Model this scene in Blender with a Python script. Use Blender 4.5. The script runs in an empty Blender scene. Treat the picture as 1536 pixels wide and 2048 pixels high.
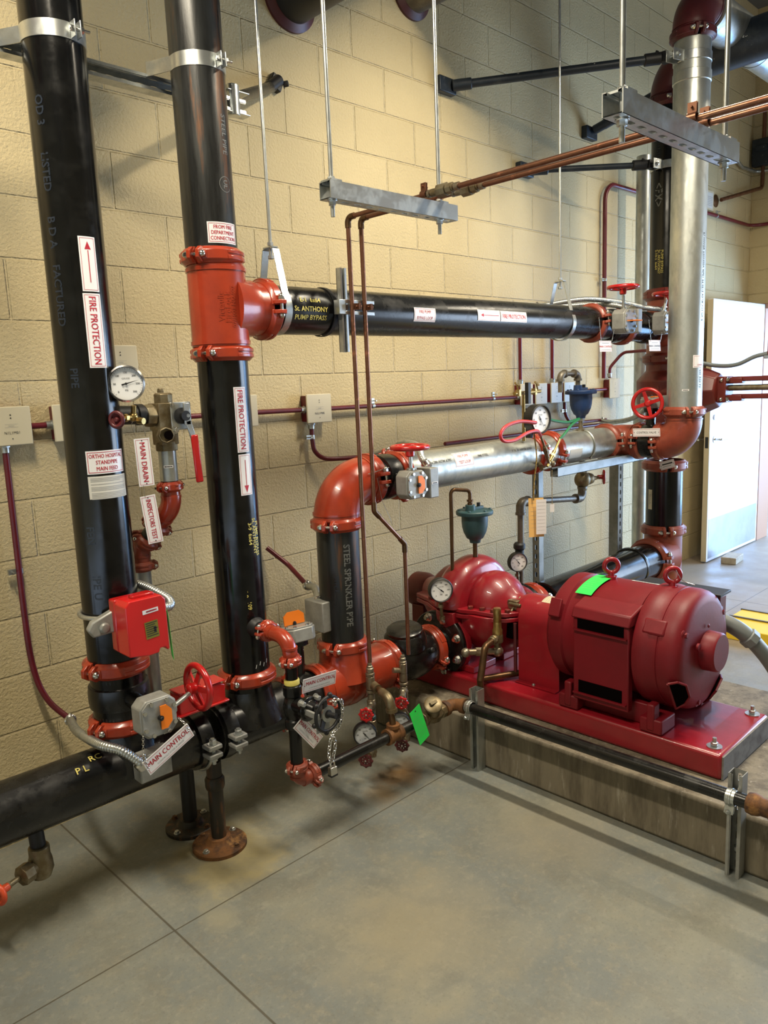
import bpy, bmesh, math, random
from mathutils import Vector as V, Matrix as M
random.seed(7)
sc = bpy.context.scene
COL = sc.collection
R = math.radians
# ------------------------------------------------------------------ camera
cam = bpy.data.cameras.new('camera')
cam.sensor_fit = 'VERTICAL'; cam.sensor_height = 36.0
cam.lens = 1531.93 / 2048 * 36.0; cam.clip_start = .02
co = bpy.data.objects.new('camera', cam); COL.objects.link(co); sc.camera = co
yaw, pit, rol = .772493784, -.164671344, -.040457066
fw = V((math.sin(yaw)*math.cos(pit), math.cos(yaw)*math.cos(pit), math.sin(pit)))
rt = fw.cross(V((0, 0, 1))).normalized(); up = rt.cross(fw)
r2 = rt*math.cos(rol)+up*math.sin(rol); u2 = -rt*math.sin(rol)+up*math.cos(rol)
mm = M((r2, u2, -fw)).transposed().to_4x4(); mm.translation = V((-1.99213, -2.76089, 1.56716))
co.matrix_world = mm
# ------------------------------------------------------------------ view, world, lights
sc.view_settings.view_transform = 'Standard'; sc.view_settings.look = 'None'
sc.view_settings.gamma = 1; sc.view_settings.exposure = 0.0
sc.view_settings.use_curve_mapping = False
w = bpy.data.worlds.new('world'); sc.world = w; w.use_nodes = True
w.node_tree.nodes['Background'].inputs[0].default_value = (.62, .78, 1, 1)
w.node_tree.nodes['Background'].inputs[1].default_value = 3.0
def area(name, loc, aim, sx, sy, power, col):
    l = bpy.data.lights.new(name, 'AREA'); l.shape = 'RECTANGLE'; l.size = sx; l.size_y = sy
    l.energy = power; l.color = col
    o = bpy.data.objects.new(name, l); COL.objects.link(o); o.location = loc
    o.rotation_euler = (V(aim)-V(loc)).to_track_quat('-Z', 'Y').to_euler(); return o
WARM = (1, .89, .69)
area('daylight_doorway', (6.1, -1.75, 1.15), (2.6, -.1, 1.15), 1.9, 2.0, 185, (.25, .53, 1))
area('daylight_dock_door', (6.0, -4.1, 1.35), (1.6, -.2, 1.05), 2.9, 2.3, 190, (.62, .78, 1))
# ------------------------------------------------------------------ material kit
def mat(name, c, rough=.5, metal=0., c2=None, ns=6., thr=(.45, .65), bump=0., bs=60., sc3=(1, 1, 1), coat=0., rv=0., spec=.5, c3=None, ns3=20., thr3=(.6, .7)):
    m = bpy.data.materials.new(name); m.use_nodes = True; nt = m.node_tree; N = nt.nodes; L = nt.links
    b = N['Principled BSDF']; b.inputs['Roughness'].default_value = rough; b.inputs['Metallic'].default_value = metal
    b.inputs['Coat Weight'].default_value = coat; b.inputs['Base Color'].default_value = (*c, 1)
    b.inputs['Specular IOR Level'].default_value = spec
    tc = N.new('ShaderNodeTexCoord'); mp = N.new('ShaderNodeMapping'); mp.inputs['Scale'].default_value = sc3
    L.new(tc.outputs['Object'], mp.inputs[0])
    def noise(s, d=5):
        n = N.new('ShaderNodeTexNoise'); n.inputs['Scale'].default_value = s; n.inputs['Detail'].default_value = d
        n.inputs['Roughness'].default_value = .65; L.new(mp.outputs[0], n.inputs['Vector']); return n.outputs['Fac']
    def ramp(src, a, bb):
        r = N.new('ShaderNodeMapRange'); r.inputs[1].default_value = a; r.inputs[2].default_value = bb; L.new(src, r.inputs[0]); return r.outputs[0]
    cur = None
    if c2:
        x = N.new('ShaderNodeMix'); x.data_type = 'RGBA'; f = ramp(noise(ns), *thr); L.new(f, x.inputs[0])
        x.inputs[6].default_value = (*c, 1); x.inputs[7].default_value = (*c2, 1); cur = x.outputs[2]
        if rv:
            rr = N.new('ShaderNodeMapRange'); L.new(f, rr.inputs[0]); rr.inputs[3].default_value = rough; rr.inputs[4].default_value = rough+rv
            L.new(rr.outputs[0], b.inputs['Roughness'])
    if c3:
        y = N.new('ShaderNodeMix'); y.data_type = 'RGBA'; L.new(ramp(noise(ns3), *thr3), y.inputs[0])
        y.inputs[6].default_value = (*c, 1); y.inputs[7].default_value = (*c3, 1)
        if cur: L.new(cur, y.inputs[6])
        cur = y.outputs[2]
    if cur: L.new(cur, b.inputs['Base Color'])
    if bump:
        bp = N.new('ShaderNodeBump'); bp.inputs['Strength'].default_value = bump; bp.inputs['Distance'].default_value = .002
        L.new(noise(bs, 3), bp.inputs['Height']); L.new(bp.outputs[0], b.inputs['Normal'])
    return m
BLK = mat('black_enamel', (.0035, .0035, .0035), .16, 0, (.008, .008, .0075), 14, (.45, .75), .05, 40, rv=.12, c3=(.03, .03, .03), ns3=9, thr3=(.70, .8), spec=.42)
BLK2 = mat('black_scuffed', (.005, .005, .005), .25, 0, (.022, .021, .019), 9, (.5, .75), .1, 60, rv=.2)
BLKM = mat('black_matte', (.008, .008, .009), .5)
MILL = mat('mill_scale', (.016, .016, .0155), .27, .3, (.04, .042, .04), 6, (.4, .7), .15, 50, (3, 3, .35), rv=.15, c3=(.15, .055, .014), ns3=5, thr3=(.55, .68))
NAVY = mat('dark_brace', (.013, .02, .03), .45, .1, (.04, .045, .05), 12, (.5, .7), c3=(.5, .5, .45), ns3=40, thr3=(.68, .7))
ORG = mat('orange_enamel', (.35, .039, .014), .27, 0, (.26, .029, .012), 10, (.4, .7), .12, 70, coat=.25, c3=(.17, .022, .01), ns3=26, thr3=(.66, .78))
ORGD = mat('orange_enamel_dull', (.27, .052, .026), .42, 0, (.18, .034, .018), 12, (.4, .7), .2, 70, coat=.1)
MAR = mat('oxide_red_enamel', (.15, .020, .014), .4, 0, (.11, .014, .010), 10, (.4, .7), .1, 60)
MARD = mat('maroon_enamel', (.09, .012, .014), .4, 0, (.06, .009, .011), 9)
RED = mat('pump_red', (.28, .008, .016), .28, 0, (.20, .007, .013), 5, (.4, .7), .12, 60, coat=.35, rv=.12)
REDD = mat('motor_red', (.175, .005, .011), .48, 0, (.12, .005, .009), 4, (.4, .75), .15, 70, coat=.0, spec=.35, c3=(.20, .016, .022), ns3=7, thr3=(.6, .8))
HW = mat('handwheel_red', (.42, .008, .010), .22, 0, (.40, .010, .008), 10, coat=.4)
CND = mat('conduit_maroon', (.13, .008, .016), .35, 0, (.09, .006, .012), 6)
GALV = mat('galvanised', (.50, .52, .50), .33, .85, (.36, .38, .36), 18, (.4, .65), .05, 50, (1, 1, .5), rv=.18, c3=(.62, .62, .55), ns3=5, thr3=(.5, .8))
ZINC = mat('zinc_plate', (.55, .57, .56), .3, .9, (.40, .42, .41), 20, rv=.15)
STL = mat('bright_steel', (.62, .61, .58), .22, 1)
CAST = mat('cast_grey', (.33, .33, .31), .45, .3, (.24, .24, .22), 20, (.4, .7), .1, 80)
COP = mat('copper', (.24, .115, .07), .34, .8, (.16, .065, .035), 14, (.4, .7), rv=.1, c3=(.5, .2, .11), ns3=30, thr3=(.6, .75))
COPD = mat('dark_copper', (.14, .075, .035), .38, .8, (.08, .045, .022), 16)
BRS = mat('brass', (.42, .29, .10), .32, .9, (.25, .17, .06), 20)
BRZ = mat('aged_bronze', (.17, .125, .065), .45, .75, (.30, .26, .17), 22, (.4, .7), .2, 60)
NIK = mat('tarnished_nipple', (.30, .27, .20), .38, .8, (.20, .12, .06), 18, (.45, .7))
PIPEG = mat('grey_brown_fitting', (.12, .105, .085), .45, .5, (.20, .18, .14), 25, (.4, .7), .1, 60)
RUST = mat('rust', (.17, .07, .02), .75, .1, (.06, .028, .014), 18, (.42, .6), .4, 60, c3=(.34, .17, .05), ns3=14, thr3=(.56, .7))
RUSTB = mat('rusty_black', (.02, .017, .013), .45, .2, (.15, .06, .02), 9, (.5, .7), .2, 50, (4, 4, .6))
TEAL = mat('teal_cast', (.028, .075, .085), .45, 0, (.022, .06, .07), 8, (.4, .7), .15, 70)
BLUE = mat('blue_cast', (.012, .04, .13), .45, 0, (.01, .03, .10), 8, (.4, .7), .1, 70)
CREAM = mat('cream_plastic', (.62, .55, .38), .45)
WHT = mat('white_vinyl', (.78, .76, .76), .35)
PAPER = mat('paper', (.62, .60, .54), .7)
TXR = mat('text_red', (.42, .012, .03), .5)
TXK = mat('text_black', (.02, .02, .02), .5)
TXG = mat('text_grey', (.25, .25, .25), .5)
YEL = mat('yellow_marker', (.62, .52, .12), .6)
STN = mat('pipe_stencil', (.13, .13, .12), .5)
STNB = mat('pipe_stencil_blue', (.012, .018, .03), .4)
INK = mat('ink', (.06, .06, .055), .5)
CHK = mat('white_chalk', (.6, .6, .55), .7)
ORF = mat('orange_flag', (.85, .20, .008), .45)
GRN = mat('green_tag', (.03, .72, .10), .5)
MAN = mat('manila', (.75, .45, .14), .7)
REDH = mat('hose_red', (.50, .03, .035), .4)
GRNH = mat('hose_green', (.01, .16, .055), .4)
YROPE = mat('yellow_cord', (.45, .30, .06), .7, 0, (.1, .06, .02), 200, (.45, .55))
PVC = mat('grey_pvc', (.17, .19, .19), .45)
DOORM = mat('door_paint', (.70, .68, .72), .4)
DOORE = mat('door_edge', (.52, .42, .27), .5)
KICK = mat('kick_plate', (.60, .61, .66), .28, .75, (.52, .53, .58), 5)
FRAMEM = mat('door_frame_paint', (.42, .22, .13), .5)
STONE = mat('brick_stop', (.42, .35, .26), .85, 0, (.30, .25, .19), 30, bump=.4)
SYEL = mat('safety_yellow', (.80, .55, .03), .55)
BBIN = mat('bin_blue', (.01, .04, .22), .4)
DIAL = mat('dial_white', (.80, .80, .80), .3)
DIALO = mat('dial_old', (.62, .64, .66), .35, 0, (.40, .42, .45), 22, (.45, .65))
ORH = mat('lever_orange', (.62, .07, .015), .4)
DRK = mat('hole_shade_paint', (.002, .001, .001), 1., spec=.05)  # near-black colour painted on for the shade inside openings; also the sight glass
OLIVE = mat('nameplate_olive', (.22, .20, .03), .4, .3)
TUBEM = bpy.data.materials.new('tube_glow'); TUBEM.use_nodes = True
TUBEM.node_tree.nodes['Principled BSDF'].inputs['Emission Color'].default_value = (*WARM, 1)
TUBEM.node_tree.nodes['Principled BSDF'].inputs['Emission Strength'].default_value = 3
def glassmat():
    m = bpy.data.materials.new('gauge_glass'); m.use_nodes = True; b = m.node_tree.nodes['Principled BSDF']
    b.inputs['Transmission Weight'].default_value = 1; b.inputs['Roughness'].default_value = .02; b.inputs['IOR'].default_value = 1.1
    return m
# wall blocks: 16 x 8 inch running bond
def blockmat(name, axis, col, col2):
    m = bpy.data.materials.new(name); m.use_nodes = True; nt = m.node_tree; N = nt.nodes; L = nt.links; b = N['Principled BSDF']
    g = N.new('ShaderNodeNewGeometry'); s = N.new('ShaderNodeSeparateXYZ'); L.new(g.outputs['Position'], s.inputs[0])
    a = N.new('ShaderNodeMath'); a.operation = 'ADD'; a.inputs[1].default_value = .2032 + (4.064*5); L.new(s.outputs[axis], a.inputs[0])
    c = N.new('ShaderNodeCombineXYZ'); L.new(a.outputs[0], c.inputs[0]); L.new(s.outputs[2], c.inputs[1])
    br = N.new('ShaderNodeTexBrick'); L.new(c.outputs[0], br.inputs['Vector']); br.offset = .5; br.offset_frequency = 2
    for k, v in (('Scale', 1), ('Mortar Size', .006), ('Mortar Smooth', .7), ('Brick Width', .4064), ('Row Height', .2032), ('Bias', 0)): br.inputs[k].default_value = v
    br.inputs['Color1'].default_value = (*col, 1); br.inputs['Color2'].default_value = (*col2, 1)
    br.inputs['Mortar'].default_value = (*[(p+q)*.5*1.04 for p, q in zip(col, col2)], 1)
    n0 = N.new('ShaderNodeTexNoise'); n0.inputs['Scale'].default_value = 2.2; n0.inputs['Detail'].default_value = 6; L.new(g.outputs['Position'], n0.inputs['Vector'])
    mr = N.new('ShaderNodeMapRange'); mr.inputs[1].default_value = .3; mr.inputs[2].default_value = .7; mr.inputs[3].default_value = .93; mr.inputs[4].default_value = 1.05; L.new(n0.outputs['Fac'], mr.inputs[0])
    mx = N.new('ShaderNodeMix'); mx.data_type = 'RGBA'; mx.blend_type = 'MULTIPLY'; mx.inputs[0].default_value = 1
    L.new(br.outputs['Color'], mx.inputs[6]); L.new(mr.outputs[0], mx.inputs[7]); L.new(mx.outputs[2], b.inputs['Base Color'])
    b.inputs['Roughness'].default_value = .55; b.inputs['Specular IOR Level'].default_value = .35
    b1 = N.new('ShaderNodeBump'); b1.inputs['Strength'].default_value = .9; b1.inputs['Distance'].default_value = .006; b1.invert = True; L.new(br.outputs['Fac'], b1.inputs['Height'])
    n1 = N.new('ShaderNodeTexNoise'); n1.inputs['Scale'].default_value = 90; n1.inputs['Detail'].default_value = 4; n1.inputs['Roughness'].default_value = .6; L.new(g.outputs['Position'], n1.inputs['Vector'])
    b2 = N.new('ShaderNodeBump'); b2.inputs['Strength'].default_value = 1.; b2.inputs['Distance'].default_value = .006; L.new(n1.outputs['Fac'], b2.inputs['Height'])
    L.new(b1.outputs[0], b2.inputs['Normal']); L.new(b2.outputs[0], b.inputs['Normal'])
    return m
WALLM = blockmat('painted_block', 0, (.62, .505, .285), (.58, .47, .262))
WALLR = blockmat('painted_block_side', 1, (.62, .505, .285), (.58, .47, .262))
def floormat():
    m = bpy.data.materials.new('sealed_concrete'); m.use_nodes = True; nt = m.node_tree; N = nt.nodes; L = nt.links; b = N['Principled BSDF']
    g = N.new('ShaderNodeNewGeometry'); P = g.outputs['Position']; s = N.new('ShaderNodeSeparateXYZ'); L.new(P, s.inputs[0])
    def noise(sc_, d=6, r=.6):
        n = N.new('ShaderNodeTexNoise'); n.inputs['Scale'].default_value = sc_; n.inputs['Detail'].default_value = d; n.inputs['Roughness'].default_value = r; L.new(P, n.inputs['Vector']); return n.outputs['Fac']
    def mr(src, a, bb, c=0, d=1):
        r = N.new('ShaderNodeMapRange'); r.inputs[1].default_value = a; r.inputs[2].default_value = bb; r.inputs[3].default_value = c; r.inputs[4].default_value = d; L.new(src, r.inputs[0]); return r.outputs[0]
    def mix(f, a, c):
        x = N.new('ShaderNodeMix'); x.data_type = 'RGBA'; L.new(f, x.inputs[0])
        if isinstance(a, tuple): x.inputs[6].default_value = (*a, 1)
        else: L.new(a, x.inputs[6])
        x.inputs[7].default_value = (*c, 1); return x.outputs[2]
    def math_(op, a, bb):
        x = N.new('ShaderNodeMath'); x.operation = op
        for i, q in enumerate((a, bb)):
            if q is None: continue
            if isinstance(q, (int, float)): x.inputs[i].default_value = q
            else: L.new(q, x.inputs[i])
        return x.outputs[0]
    c = mix(mr(noise(1.7, 8, .68), .42, .60), (.155, .168, .158), (.212, .21, .168))
    c = mix(mr(noise(7, 8, .75), .48, .68, 0, .75), c, (.122, .118, .098))
    c = mix(mr(noise(14, 8, .75), .52, .68, 0, .55), c, (.27, .255, .195))
    c = mix(mr(noise(45, 8, .7), .52, .66, 0, .45), c, (.26, .25, .205))
    c = mix(mr(noise(110, 4), .56, .7, 0, .5), c, (.12, .115, .095))
    c = mix(mr(s.outputs[0], 1.6, 3.2, 0, .6), c, (.36, .27, .20))
    nz = noise(7)
    def stain(c, x, y, r0, col, amt):
        v = N.new('ShaderNodeVectorMath'); v.operation = 'DISTANCE'; L.new(P, v.inputs[0]); v.inputs[1].default_value = (x, y, 0)
        d = math_('ADD', v.outputs['Value'], math_('MULTIPLY', math_('SUBTRACT', nz, .5), r0*2.2))
        return mix(mr(d, r0*.25, r0, amt, 0), c, col)
    for x, y, r0, col, a in ((-.72, -.62, .22, (.33, .27, .13), .75), (-.80, -.72, .15, (.36, .30, .15), .5), (.02, -.70, .11, (.20, .10, .02), .7), (-.1, -.76, .10, (.22, .13, .04), .6),
                             (.12, -.66, .09, (.14, .07, .02), .6), (-.93, -.9, .08, (.30, .27, .18), .5), (-.55, -1.35, .35, (.30, .25, .15), .45), (-1.55, -.72, .07, (.42, .40, .33), .6), (.1, -1.4, .3, (.29, .24, .15), .35), (2.6, -.9, .5, (.36, .27, .18), .5)):
        c = stain(c, x, y, r0, col, a)
    def line(src, v, wd):
        d = math_('ABSOLUTE', math_('SUBTRACT', src, v), None); return mr(d, wd*.5, wd, 1, 0)
    ln = math_('MAXIMUM', math_('MAXIMUM', line(s.outputs[0], -1.05, .0042), line(s.outputs[1], -.836, .0034)), line(s.outputs[0], 3.3, .005))
    ln2 = math_('MULTIPLY', ln, .75)
    x = N.new('ShaderNodeMix'); x.data_type = 'RGBA'; L.new(ln2, x.inputs[0]); L.new(c, x.inputs[6]); x.inputs[7].default_value = (.05, .038, .02, 1)
    L.new(x.outputs[2], b.inputs['Base Color'])
    L.new(mr(noise(5), .3, .7, .38, .6), b.inputs['Roughness'])
    bp = N.new('ShaderNodeBump'); bp.inputs['Strength'].default_value = .3; bp.inputs['Distance'].default_value = .003
    hh = math_('SUBTRACT', math_('MULTIPLY', noise(70, 3), .3), ln); L.new(hh, bp.inputs['Height']); L.new(bp.outputs[0], b.inputs['Normal'])
    return m
FLOORM = floormat()
CONC = mat('pad_concrete', (.20, .17, .12), .75, 0, (.11, .09, .062), 3, (.42, .6), .5, 30, (5, 5, .8), c3=(.34, .31, .25), ns3=9, thr3=(.58, .75))
CEILM = mat('ceiling_paint', (.12, .115, .105), .8)
GROUT = mat('grout_end', (.20, .19, .17), .8, 0, (.10, .08, .07), 12, bump=.4)
# ------------------------------------------------------------------ mesh kit
def basis(ax, xd=None):
    z = V(ax).normalized()
    x = V(xd) if xd is not None else (V((0, 0, 1)) if abs(z.z) < .9 else V((1, 0, 0)))
    x = (x - z*x.dot(z)).normalized(); return x, z.cross(x), z
class MB:
    def __init__(s): s.v = []; s.f = []; s.m = []; s.sh = []
    def add(s, vs, fs, mi=0):
        n = len(s.v); s.v += [V(q) for q in vs]; s.f += [tuple(i+n for i in q) for q in fs]; s.m += [mi]*len(fs); return s
    def lathe(s, prof, o=(0, 0, 0), ax=(0, 0, 1), seg=32, mi=0, a0=0, a1=360, xd=None, cap=True):
        x, y, z = basis(ax, xd); o = V(o); full = abs(a1-a0) >= 359.9; n = seg if full else seg+1
        vs = []; k = len(prof)
        for i in range(n):
            a = R(a0+(a1-a0)*i/seg); d = x*math.cos(a)+y*math.sin(a)
            for r, t in prof: vs.append(o+d*r+z*t)
        fs = []
        for i in range(seg):
            j = (i+1) % n
            for q in range(k-1): fs.append((i*k+q, j*k+q, j*k+q+1, i*k+q+1))
        if not full and cap: fs += [tuple(range(k)), tuple(reversed([(n-1)*k+q for q in range(k)]))]
        if full:
            if prof[0][0] > 1e-6: fs.append(tuple(reversed([i*k for i in range(n)])))
            if prof[-1][0] > 1e-6: fs.append(tuple(i*k+k-1 for i in range(n)))
        return s.add(vs, fs, mi)
    def ring(s, prof, o, ax, seg=32, mi=0, a0=0, a1=360, xd=None):
        return s.lathe(list(prof)+[prof[0]], o, ax, seg, mi, a0, a1, xd, True) if abs(a1-a0) < 359.9 else s._ringfull(prof, o, ax, seg, mi, xd)
    def _ringfull(s, prof, o, ax, seg, mi, xd):
        x, y, z = basis(ax, xd); o = V(o); k = len(prof); vs = []; fs = []
        for i in range(seg):
            a = 2*math.pi*i/seg; d = x*math.cos(a)+y*math.sin(a)
            for r, t in prof: vs.append(o+d*r+z*t)
        for i in range(seg):
            j = (i+1) % seg
            for q in range(k): p = (q+1) % k; fs.append((i*k+q, j*k+q, j*k+p, i*k+p))
        return s.add(vs, fs, mi)
    def cyl(s, p0, p1, r, seg=24, mi=0, r1=None, ch=0.):
        p0 = V(p0); p1 = V(p1); L = (p1-p0).length; r1 = r if r1 is None else r1
        if L < 1e-6: return s
        pr = [(r, 0), (r1, L)] if not ch else [(r-ch, 0), (r, ch), (r1, L-ch), (r1-ch, L)]
        return s.lathe(pr, p0, p1-p0, seg, mi)
    def tube(s, pts, r, seg=16, mi=0, cap=True, closed=False):
        pts = [V(p) for p in pts]; n = len(pts); vs = []; fs = []; prev = None
        for i, p in enumerate(pts):
            if closed: t = pts[(i+1) % n]-pts[i-1]
            else: t = pts[min(i+1, n-1)]-pts[max(i-1, 0)]
            t.normalize()
            if prev is None: x, y, z = basis(t)
            else:
                x = prev - t*prev.dot(t)
                x = x.normalized() if x.length > 1e-6 else basis(t)[0]
                y = t.cross(x)
            prev = x; rr = r[i] if isinstance(r, (list, tuple)) else r
            for j in range(seg):
                a = 2*math.pi*j/seg; vs.append(p+(x*math.cos(a)+y*math.sin(a))*rr)
        m_ = n if closed else n-1
        for i in range(m_):
            for j in range(seg):
                k = (j+1) % seg; a = i*seg; b = ((i+1) % n)*seg
                fs.append((a+j, a+k, b+k, b+j))
        if cap and not closed: fs += [tuple(reversed(range(seg))), tuple((n-1)*seg+j for j in range(seg))]
        return s.add(vs, fs, mi)
    def box(s, c, d, mi=0, rot=None):
        c = V(c); h = V(d)*.5; rot = rot or M.Identity(3)
        vs = [c+rot@V((sx*h.x, sy*h.y, sz*h.z)) for sx in (-1, 1) for sy in (-1, 1) for sz in (-1, 1)]
        return s.add(vs, [(0, 1, 3, 2), (4, 6, 7, 5), (0, 4, 5, 1), (2, 3, 7, 6), (0, 2, 6, 4), (1, 5, 7, 3)], mi)
    def ext(s, poly, o, x, y, d, mi=0):
        o = V(o); x = V(x).normalized(); y = V(y).normalized(); z = x.cross(y)
        n = len(poly); vs = [o+x*a+y*b+z*q for q in (-d/2, d/2) for a, b in poly]
        fs = [tuple(reversed(range(n))), tuple(range(n, 2*n))]+[(i, (i+1) % n, n+(i+1) % n, n+i) for i in range(n)]
        return s.add(vs, fs, mi)
    def torus(s, o, ax, RR, r, seg=40, rs=10, mi=0, a0=0, a1=360, xd=None):
        x, y, z = basis(ax, xd); o = V(o); full = abs(a1-a0) > 359
        pts = [o+(x*math.cos(R(a0+(a1-a0)*i/seg))+y*math.sin(R(a0+(a1-a0)*i/seg)))*RR for i in range(seg if full else seg+1)]
        return s.tube(pts, r, rs, mi, True, full)
    def ball(s, c, r, mi=0, seg=16, sz=(1, 1, 1)):
        c = V(c); vs = []; fs = []; n = seg//2
        for i in range(n+1):
            t = math.pi*i/n
            for j in range(seg):
                a = 2*math.pi*j/seg; vs.append(c+V((r*sz[0]*math.sin(t)*math.cos(a), r*sz[1]*math.sin(t)*math.sin(a), r*sz[2]*math.cos(t))))
        for i in range(n):
            for j in range(seg): k = (j+1) % seg; fs.append((i*seg+j, (i+1)*seg+j, (i+1)*seg+k, i*seg+k))
        return s.add(vs, fs, mi)
    def xf(s, mtx, n0=0):
        for i in range(n0, len(s.v)): s.v[i] = mtx@s.v[i]
        return s
FR = {}
def tag(o, label=None, cat=None, group=None, kind=None):
    if label: o['label'] = label
    if cat: o['category'] = cat
    if group: o['group'] = group
    if kind: o['kind'] = kind
    return o
def thing(name, label, cat, loc=(0, 0, 0), group=None, kind=None):
    o = bpy.data.objects.new(name, None); COL.objects.link(o); o.location = loc; o.empty_display_size = .05
    FR[o.name] = V(loc); return tag(o, label, cat, group, kind)
def build(mb, name, mats, parent=None, bevel=0., ang=38, label=None, segs=2):
    mats = mats if isinstance(mats, (list, tuple)) else [mats]
    org = FR.get(parent.name, V()) if parent else V()
    me = bpy.data.meshes.new(name); me.from_pydata([tuple(q-org) for q in mb.v], [], mb.f)
    for i, p in enumerate(me.polygons): p.material_index = mb.m[i]
    for q in mats: me.materials.append(q)
    bm = bmesh.new(); bm.from_mesh(me); bmesh.ops.remove_doubles(bm, verts=bm.verts, dist=1e-5)
    bmesh.ops.recalc_face_normals(bm, faces=bm.faces); bm.to_mesh(me); bm.free()
    me.polygons.foreach_set('use_smooth', [True]*len(me.polygons)); me.set_sharp_from_angle(angle=R(ang))
    o = bpy.data.objects.new(name, me); COL.objects.link(o)
    if parent: o.parent = parent; FR[o.name] = org
    if bevel:
        b = o.modifiers.new('bevel', 'BEVEL'); b.width = bevel; b.segments = segs; b.limit_method = 'ANGLE'; b.angle_limit = R(40); b.harden_normals = False
    if label: o['label'] = label
    return o
def solo(mb, name, mats, label, cat, group=None, bevel=0., kind=None, ang=38):
    lo = V([min(q[i] for q in mb.v) for i in range(3)]); hi = V([max(q[i] for q in mb.v) for i in range(3)])
    c = V(((lo.x+hi.x)/2, (lo.y+hi.y)/2, lo.z))
    mb.v = [q-c for q in mb.v]; o = build(mb, name, mats, None, bevel, ang); o.location = c; FR[o.name] = c
    return tag(o, label, cat, group, kind)
def copy_tree(o, loc, label=None, parent=None, rot=None):
    c = o.copy(); COL.objects.link(c); c.parent = parent
    if loc is not None: c.location = loc
    if rot is not None: c.rotation_euler = rot
    if label: c['label'] = label
    for ch in [q for q in bpy.data.objects if q.parent == o]: copy_tree(ch, None, None, c)
    return c
def arc(c, a, b, rad, a0, a1, n=12):
    c = V(c); a = V(a); b = V(b); return [c+(a*math.cos(R(a0+(a1-a0)*i/n))+b*math.sin(R(a0+(a1-a0)*i/n)))*rad for i in range(n+1)]
def bend(p0, pc, p1, rad, n=10):
    """path p0 -> corner pc -> p1 with a rounded corner"""
    p0, pc, p1 = V(p0), V(pc), V(p1); a = (p0-pc).normalized(); b = (p1-pc).normalized()
    th = a.angle(b); t = rad/math.tan(th/2); q0 = pc+a*t; q1 = pc+b*t
    c = pc+(a+b).normalized()*(rad/math.sin(th/2)); out = []
    u = q0-c; v_ = q1-c; w_ = u.angle(v_)
    for i in range(n+1):
        s = i/n; out.append(c+(u*math.sin((1-s)*w_)+v_*math.sin(s*w_))/math.sin(w_))
    return [p0]+out+[p1]
def path(pts, rad, n=8):
    pts = [V(p) for p in pts]; out = [pts[0]]
    for i in range(1, len(pts)-1):
        if (pts[i-1]-pts[i]).angle(pts[i+1]-pts[i]) > 3.1: out.append(pts[i]); continue
        out += bend(pts[i-1], pts[i], pts[i+1], rad, n)[1:-1]
    return out+[pts[-1]]
def catmull(P, n=10):
    P = [V(p) for p in P]; Q = [2*P[0]-P[1]]+P+[2*P[-1]-P[-2]]; out = []
    for i in range(1, len(Q)-2):
        a, b, c, d = Q[i-1:i+3]
        for k in range(n):
            t = k/n; out.append(.5*((2*b)+(c-a)*t+(2*a-5*b+4*c-d)*t*t+(3*b-a-3*c+d)*t*t*t))
    return out+[P[-1]]
def resample(pts, step):
    out = [pts[0]]; acc = 0; i = 0; cur = pts[0]
    for nx in pts[1:]:
        while (nx-cur).length >= step-acc:
            cur = cur+(nx-cur).normalized()*(step-acc); out.append(cur); acc = 0
        acc += (nx-cur).length; cur = nx
    return out
def hexbolt(mb, p, d, r=.008, h=.006, mi=0, shank=0., washer=True):
    p = V(p); d = V(d).normalized()
    if washer: mb.cyl(p, p+d*.0022, r*1.35, 16, mi)
    mb.lathe([(r, .002), (r, h), (r*.8, h+.0015)], p, d, 6, mi)
    if shank: mb.cyl(p, p+d*(h+shank), r*.5, 10, mi)
# ------------------------------------------------------------------ text and stickers
_tc = {}
def textgeo(s, size, bold=.0):
    k = (s, bold)
    if k not in _tc:
        cu = bpy.data.curves.new('t', 'FONT'); cu.body = s; cu.size = 1; cu.align_x = 'CENTER'; cu.align_y = 'CENTER'; cu.resolution_u = 2; cu.offset = bold
        o = bpy.data.objects.new('t', cu); COL.objects.link(o); bpy.context.view_layer.update()
        me = bpy.data.meshes.new_from_object(o.evaluated_get(bpy.context.evaluated_depsgraph_get()))
        vs = [(q.co.x, q.co.y) for q in me.vertices]; fs = [tuple(p.vertices) for p in me.polygons]
        bpy.data.objects.remove(o); bpy.data.curves.remove(cu); bpy.data.meshes.remove(me)
        if vs:
            ys = [q[1] for q in vs]; xs = [q[0] for q in vs]; cy = (min(ys)+max(ys))/2; cx = (min(xs)+max(xs))/2
            vs = [(a-cx, b-cy) for a, b in vs]
        _tc[k] = (vs, fs)
    vs, fs = _tc[k]; return [(a*size, b*size) for a, b in vs], fs
def vmap(A, Rr, thc, zc, down=False):      # on a vertical pipe
    def f(u, v, l):
        if down: th = R(thc)+v/Rr; z = zc-u
        else: th = R(thc)+u/Rr; z = zc+v
        return V((A[0]+(Rr+l)*math.cos(th), A[1]+(Rr+l)*math.sin(th), z))
    return f
def hmap(Y, Z, Rr, xc, phc):               # on a pipe along X, angle 180 = front, 90 = top
    def f(u, v, l):
        ph = R(phc)-v/Rr; return V((xc+u, Y+(Rr+l)*math.cos(ph), Z+(Rr+l)*math.sin(ph)))
    return f
def pmap(o, x, y):
    o = V(o); x = V(x).normalized(); y = V(y); y = (y-x*y.dot(x)).normalized(); n = x.cross(y)
    return lambda u, v, l: o+x*u+y*v+n*l
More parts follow.
